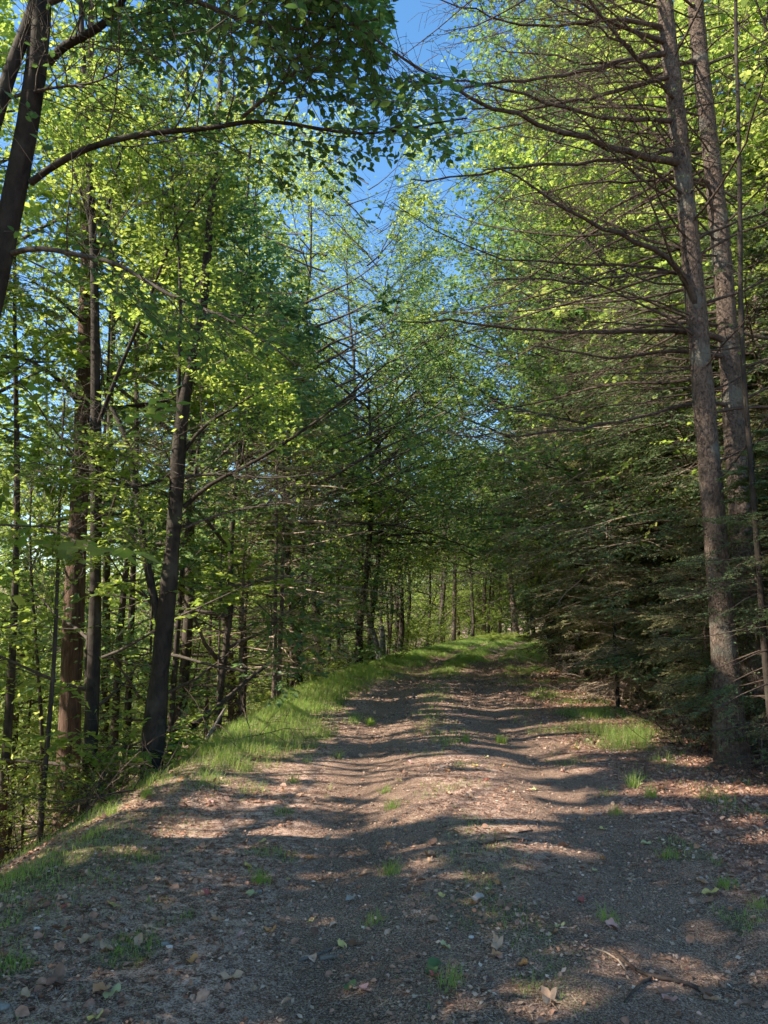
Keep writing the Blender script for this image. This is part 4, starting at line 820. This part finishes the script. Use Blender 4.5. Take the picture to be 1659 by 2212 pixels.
for i, (u, v, Y, h, lab) in enumerate([(235, 1600, 8.8, .9, 'leafy green shrub at the foot of the slim dark tree'), (190, 1640, 8.4, .7, 'small leafy shrub left of the forked tree'), (60, 1640, 9.5, 1.1, 'shrub low on the bank at the far left'),
                                      (860, 1425, 26, .9, 'bright yellow green plant at the left edge of the trail by the birch'), (700, 1450, 20, 1.0, 'dark shrub on the left edge behind the bright grass'), (930, 1395, 38, 2.2, 'bushy shrub where the trail bends'),
                                      (900, 1405, 33, 1.8, 'rounded bush left of the bend in the trail'), (760, 1440, 25, 1.6, 'shrub between the sparse hemlocks on the left')]):
    b = at(u, v, Y); shrub(b[0], b[1], h, 10 if h < 1.5 else 16, lab, 'leaf_yellow' if i == 3 else 'leaf_green', 500 + i, .05 if h < 1.5 else .09)
# ferns at the bend
def fern(x, y, s, label, seed, group=None):
    r = np.random.default_rng(seed); n = 12; az = np.arange(n) * 6.28 / n + r.uniform(-.2, .2, n); e = r.uniform(.7, 1.2, n); b = np.array(gz(x, y))
    d = np.stack([np.cos(az) * np.cos(e), np.sin(az) * np.cos(e), np.sin(e)], 1); B = grow(np.repeat(b[None], n, 0), d, s * r.uniform(.7, 1.1, n), 8, .03, -.22, r)
    o = thing('fern', b, label, 'fern', group); g = Geo(); g.tubes(B, np.full((n, 8), .006), 3, 0)
    s_, dd, i, t = branch(B, 22, .1, 1, 1.2, r, 1.0, .05); g.leaves(s_, dd, np.tile([0, 0, 1.], (len(s_), 1)), s * .26 * (1.1 - t), (LEAF4[0] * [1, .6, 1], LEAF4[1]), 0)
    part('fronds', g, [M['fern']], o)
for i in range(26):
    u = 1010 + i * 5.2 + rng.normal(0, 6); Y = 47 + rng.uniform(0, 6) - i * .05; b = at(u, 1385, Y); fern(b[0], b[1], rng.uniform(.9, 1.3), 'bright green fern in the bank where the trail bends out of sight', 600 + i, 'ferns at the bend')
print('mid things', time.time() - T0)

# ------------------------------------------------------------------ the woods
BP = [broad_proto(301, 16, .15, .16, 3.6, 30, .11, 1.0), broad_proto(302, 18, .18, .28, 4.2, 30, .12, 1.0), broad_proto(303, 13, .10, .12, 3.0, 28, .10, 1.0), broad_proto(304, 20, .2, .35, 4.4, 32, .125, 1.0), broad_proto(305, 8, .06, .08, 2.3, 24, .085, 1.0, layered=.85), broad_proto(306, 20, .2, .25, 5.4, 38, .125, 1.0, taper=.35)]
print('protos', [len(b['leaves'][0]) for b in BP], [len(b['leaves'][0]) for b in HP], time.time() - T0)
def okspot(x, y, pts, dmin):
    return all((x - a) ** 2 + (y - b) ** 2 > dmin ** 2 for a, b in pts)
pts = []; nt = 0
r = np.random.default_rng(71)
lefts = []
tries = 0
lefts += [(-6.6, 1.6, -7), (-6.0, -1.0, -6.5), (-7.6, 3.6, -8), (-9, .2, -9.5), (-8.4, 6.0, -9), (-5.8, -4.2, -6), (-10.5, 3, -11), (-8.2, -2.6, -9)]; pts += [(a, b) for a, b, c in lefts]  # unseen trees left of the view, added to shade the near trail
while len(lefts) < 88 and tries < 6000:
    tries += 1
    y = r.uniform(3, 62) if len(lefts) > 34 else r.uniform(-4, 26); d = -r.uniform(4.6, 24); x = d + float(cx(y))
    if y < 4.5 and d > -6: continue
    if y < 12 and d > -6.5: continue
    if okspot(x, y, pts, 2.0 if y < 26 else 3.0): pts.append((x, y)); lefts.append((x, y, d))
for i, (x, y, d) in enumerate(lefts):
    k = int(r.choice([0, 1, 2, 4, 3], p=[.22, .14, .22, .36, .06] if d > -11 else [.1, .0, .4, .5, .0])); sc = r.uniform(.85, 1.1)
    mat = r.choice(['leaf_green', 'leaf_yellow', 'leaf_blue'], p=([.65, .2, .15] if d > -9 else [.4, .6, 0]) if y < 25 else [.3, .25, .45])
    if i < 8: k = [5, 0, 1, 5, 0, 0, 5, 1][i]; sc = .95; mat = 'leaf_green'
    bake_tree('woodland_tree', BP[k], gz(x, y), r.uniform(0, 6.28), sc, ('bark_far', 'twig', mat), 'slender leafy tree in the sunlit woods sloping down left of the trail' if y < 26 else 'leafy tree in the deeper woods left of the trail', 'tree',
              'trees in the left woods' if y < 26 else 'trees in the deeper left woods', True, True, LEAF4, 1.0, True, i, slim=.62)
# trees hugging the left edge farther along, forming the bluish green wall
for i, (dx, y, k, sc) in enumerate([(-3.9, 19, 2, .8), (-4.2, 24, 4, 1.1), (-3.8, 29, 0, .75), (-4.3, 34, 2, 1.0), (-4.0, 40, 0, .9), (-4.6, 46, 1, .85), (-4.5, 53, 0, .9), (-3.8, 60, 1, .8), (-5.5, 26.5, 1, .75), (-5.8, 38, 3, .8), (-5.2, 14.5, 5, .9), (-5.5, 19.5, 5, 1.0), (-5.6, 25, 5, 1.0), (-5.2, 31, 5, 1.05), (-4.6, 12, 2, .8), (-4.4, 16.5, 4, 1.1), (-5, 37, 5, 1.), (-3.7, 21.5, 5, .9), (-3.6, 27.5, 5, .95), (-3.9, 33, 5, .95), (-4.0, 13.5, 2, 1.1), (-3.8, 43, 5, .95), (-3.8, 50, 5, .9), (-3.4, 17.8, 5, .8), (-3.3, 24.4, 5, .95), (-3.2, 30.5, 5, .95), (-4.2, 36, 5, .95), (-5.0, 10.4, 4, 1.15)]):
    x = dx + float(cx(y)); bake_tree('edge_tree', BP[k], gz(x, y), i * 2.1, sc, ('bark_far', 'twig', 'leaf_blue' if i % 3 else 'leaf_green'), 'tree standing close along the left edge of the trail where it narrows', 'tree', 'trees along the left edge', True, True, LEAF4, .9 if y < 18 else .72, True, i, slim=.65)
print('left woods', time.time() - T0)
for i, (dx, y, k, sc) in enumerate([(6.6, 11, 5, .9), (8.2, 13.6, 3, 1.0), (6.2, 16.5, 5, .95), (9.2, 17.5, 1, 1.0), (6.4, 21, 5, 1.0), (5.6, 26, 5, 1.05), (5.6, 32, 5, 1.05), (5.4, 39, 3, 1.1), (7.4, 8.2, 3, .85), (9.8, 10.5, 1, 1.), (5.2, 47, 5, .9), (4.3, 19, 5, .85), (4.2, 23.5, 1, 1.0), (4.0, 28.5, 5, .95), (4.0, 34.5, 1, 1.05), (3.8, 42, 5, .9), (3.8, 52, 1, .9), (3.4, 21.5, 5, 1.0), (3.3, 26, 5, 1.0), (4.9, 13.8, 5, .82), (4.4, 17.3, 5, .9)]):
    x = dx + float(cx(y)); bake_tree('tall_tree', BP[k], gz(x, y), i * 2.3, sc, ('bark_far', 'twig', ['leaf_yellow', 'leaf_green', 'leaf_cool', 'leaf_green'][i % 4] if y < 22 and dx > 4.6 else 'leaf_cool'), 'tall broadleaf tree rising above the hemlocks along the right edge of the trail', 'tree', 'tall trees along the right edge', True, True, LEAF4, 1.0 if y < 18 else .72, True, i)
# right woods: shared meshes
SH = {}
def sh(k, mat):
    if (k, mat) not in SH: SH[(k, mat)] = proto_meshes(BP[k], ('bark_far', 'twig', mat))
    return SH[(k, mat)]
rp = []; tries = 0
while len(rp) < 44 and tries < 5000:
    tries += 1; y = r.uniform(3, 60); d = r.uniform(6.2, 24); x = d + float(cx(y))
    if y < 9 and d < 8: continue
    if okspot(x, y, pts, 2.6): pts.append((x, y)); rp.append((x, y))
for i, (x, y) in enumerate(rp):
    k = int(r.choice([0, 1, 3, 2])); mat = str(r.choice(['leaf_yellow', 'leaf_green'], p=[.6, .4]))
    shared_tree('woodland_tree', sh(k, mat), gz(x, y), r.uniform(0, 6.28), r.uniform(.9, 1.15), 'tall sunlit broadleaf tree behind the hemlocks right of the trail', 'tree', 'trees in the right woods')
# trunks at the end of the trail and the woods that close the view
for i, (u, v, Y, rd, lab) in enumerate([(951, 1386, 44, .17, 'straight dark trunk at the far end, leftmost of the row by the bend'), (979, 1381, 46, .16, 'dark trunk second from the left in the row by the bend'), (1044, 1370, 56, .2, 'far trunk left of the ferns'), (1062, 1368, 57, .15, 'thin far trunk rising behind the ferns'),
                                       (1079, 1366, 57, .15, 'thin slightly bent far trunk behind the ferns'), (1117, 1378, 52, .26, 'dark far trunk at the right end of the ferns, leaning left')]):
    b = at(u, v, Y); P = np.array([gz(b[0], b[1])] * 8) + np.column_stack([np.linspace(0, -.9 if i == 5 else .4, 8), np.zeros(8), np.linspace(-.3, 11, 8)])
    o = tree_thing('roadside_tree', P, rough(rr(rd, rd * .5, 8), i, .04), lab, 'bark_conifer', sides=9)
    tb, lv = crown_on([P[2:]], np.random.default_rng(700 + i), 26, 2.8, 6, .15, 9, t0=.1); crown_part(o, tb, lv, ('twig', 'leaf_blue'), LEAF4, cull=False)
fp = []; tries = 0
while len(fp) < 100 and tries < 6000:
    tries += 1; y = r.uniform(55, 70) if len(fp) < 34 else r.uniform(62, 110); x = r.uniform(-16, 28) if len(fp) < 34 else r.uniform(-45, 60)
    if abs(x - float(cx(y))) < 4.0 and y < 75: continue
    if okspot(x, y, pts, 2.4 if len(fp) < 34 else 3.4): pts.append((x, y)); fp.append((x, y))
for i, (x, y) in enumerate(fp):
    k = int(r.choice([0, 1, 4, 2, 2])) if y < 72 else int(r.choice([0, 1, 3, 2])); mat = str(r.choice(['leaf_yellow', 'leaf_green', 'leaf_blue']))
    shared_tree('distant_tree', sh(k, mat), gz(x, y), r.uniform(0, 6.28), r.uniform(.9, 1.2), 'distant tree closing the view beyond the bend', 'tree', 'distant trees beyond the bend')
# undergrowth far off, read as one mass
g = Geo()
x = r.uniform(-50, 60, 60000); y = r.uniform(56, 100, 60000); k = (np.abs(x - cx(y)) > 3.6); x, y = x[k], y[k]; z = H(x, y) + 2.6 * r.uniform(0, 1, len(x)) ** 1.5 * (.4 + fbm(x * .25, y * .25, 3))
g.leaves(np.stack([x, y, z], 1), r.normal(0, 1, (len(x), 3)), unit(r.normal(0, .6, (len(x), 3)) + [0, 0, 1]), r.uniform(.2, .38, len(x)), LEAF4)
obj('undergrowth', g.mesh('undergrowth', [M['leaf_green']]), kind='stuff', label='mass of green undergrowth far beyond the bend', category='undergrowth')
g = Geo()
x = r.uniform(-26, -5, 60000); y = r.uniform(5, 56, 60000); x = x + cx(y) * .6; z = H(x, y) + 2.8 * r.uniform(0, 1, len(x)) ** 1.4 * (.2 + 1.2 * fbm(x * .5, y * .5, 13)); k = fbm(x * .4, y * .4, 23) > .42
NU = 170000; r_ = r.uniform(-62, -18, NU); y2 = r.uniform(4, 60, NU); x = np.concatenate([x, r_]); y = np.concatenate([y, y2]); z = np.concatenate([z, H(r_, y2) + 13 * r.uniform(0, 1, NU) ** 1.4 * fbm(r_ * .3, y2 * .3, 14)]); k = np.concatenate([k, np.ones(NU, bool)])
k &= (x - cx(y)) < -4.6
g.leaves(np.stack([x, y, z], 1)[k], r.normal(0, 1, (k.sum(), 3)), unit(r.normal(0, .4, (k.sum(), 3)) + [0, 0, 1]), r.uniform(.07, .13, k.sum()) * (1 + 1.6 * (x[k] < -18)), LEAF4)
obj('undergrowth', g.mesh('undergrowth', [M['leaf_yellow']]), kind='stuff', label='low green undergrowth carpeting the slope left of the trail', category='undergrowth')
print('woods', time.time() - T0)

# ------------------------------------------------------------------ light, sky, camera
sc = bpy.context.scene
w = bpy.data.worlds.new('World'); sc.world = w; w.use_nodes = True; nt = w.node_tree; nt.nodes.clear()
sky = nt.nodes.new('ShaderNodeTexSky'); sky.sky_type = 'NISHITA'; sky.sun_disc = False; sky.sun_elevation = SEL; sky.sun_rotation = math.atan2(SUN[0], SUN[1]); sky.air_density = 1.0; sky.dust_density = .4; sky.ozone_density = 1.6
bg = nt.nodes.new('ShaderNodeBackground'); bg.inputs[1].default_value = .34; hsv = nt.nodes.new('ShaderNodeHueSaturation'); hsv.inputs['Saturation'].default_value = 1.28; nt.links.new(sky.outputs[0], hsv.inputs['Color']); nt.links.new(hsv.outputs[0], bg.inputs[0]); wo = nt.nodes.new('ShaderNodeOutputWorld'); nt.links.new(bg.outputs[0], wo.inputs[0])
from mathutils import Vector
ld = bpy.data.lights.new('sun', 'SUN'); ld.energy = 15; ld.angle = rad(.5); ld.color = (1.0, .88, .72); lo = bpy.data.objects.new('sun', ld); COL.objects.link(lo)
lo.rotation_euler = Vector(SUN).to_track_quat('Z', 'Y').to_euler()
cd = bpy.data.cameras.new('camera'); cd.sensor_fit = 'VERTICAL'; cd.sensor_height = 24; cd.lens = 24 * F / 2212; cd.clip_end = 1500; cd.clip_start = .05
co = bpy.data.objects.new('camera', cd); COL.objects.link(co); co.location = CAM; co.rotation_euler = (math.pi / 2 + PITCH, 0, 0); sc.camera = co
sc.view_settings.view_transform = 'Standard'; sc.view_settings.look = 'None'; sc.view_settings.exposure = 0; sc.view_settings.gamma = 1.17
sc.cycles.max_bounces = 6; sc.cycles.diffuse_bounces = 4; sc.cycles.transmission_bounces = 4; sc.cycles.glossy_bounces = 1; sc.cycles.use_denoising = True; sc.cycles.use_adaptive_sampling = True; sc.cycles.adaptive_threshold = .03
sc.cycles.caustics_reflective = False; sc.cycles.caustics_refractive = False; sc.cycles.sample_clamp_indirect = 6
print('done', time.time() - T0, 'faces', sum(len(m.polygons) for m in bpy.data.meshes))
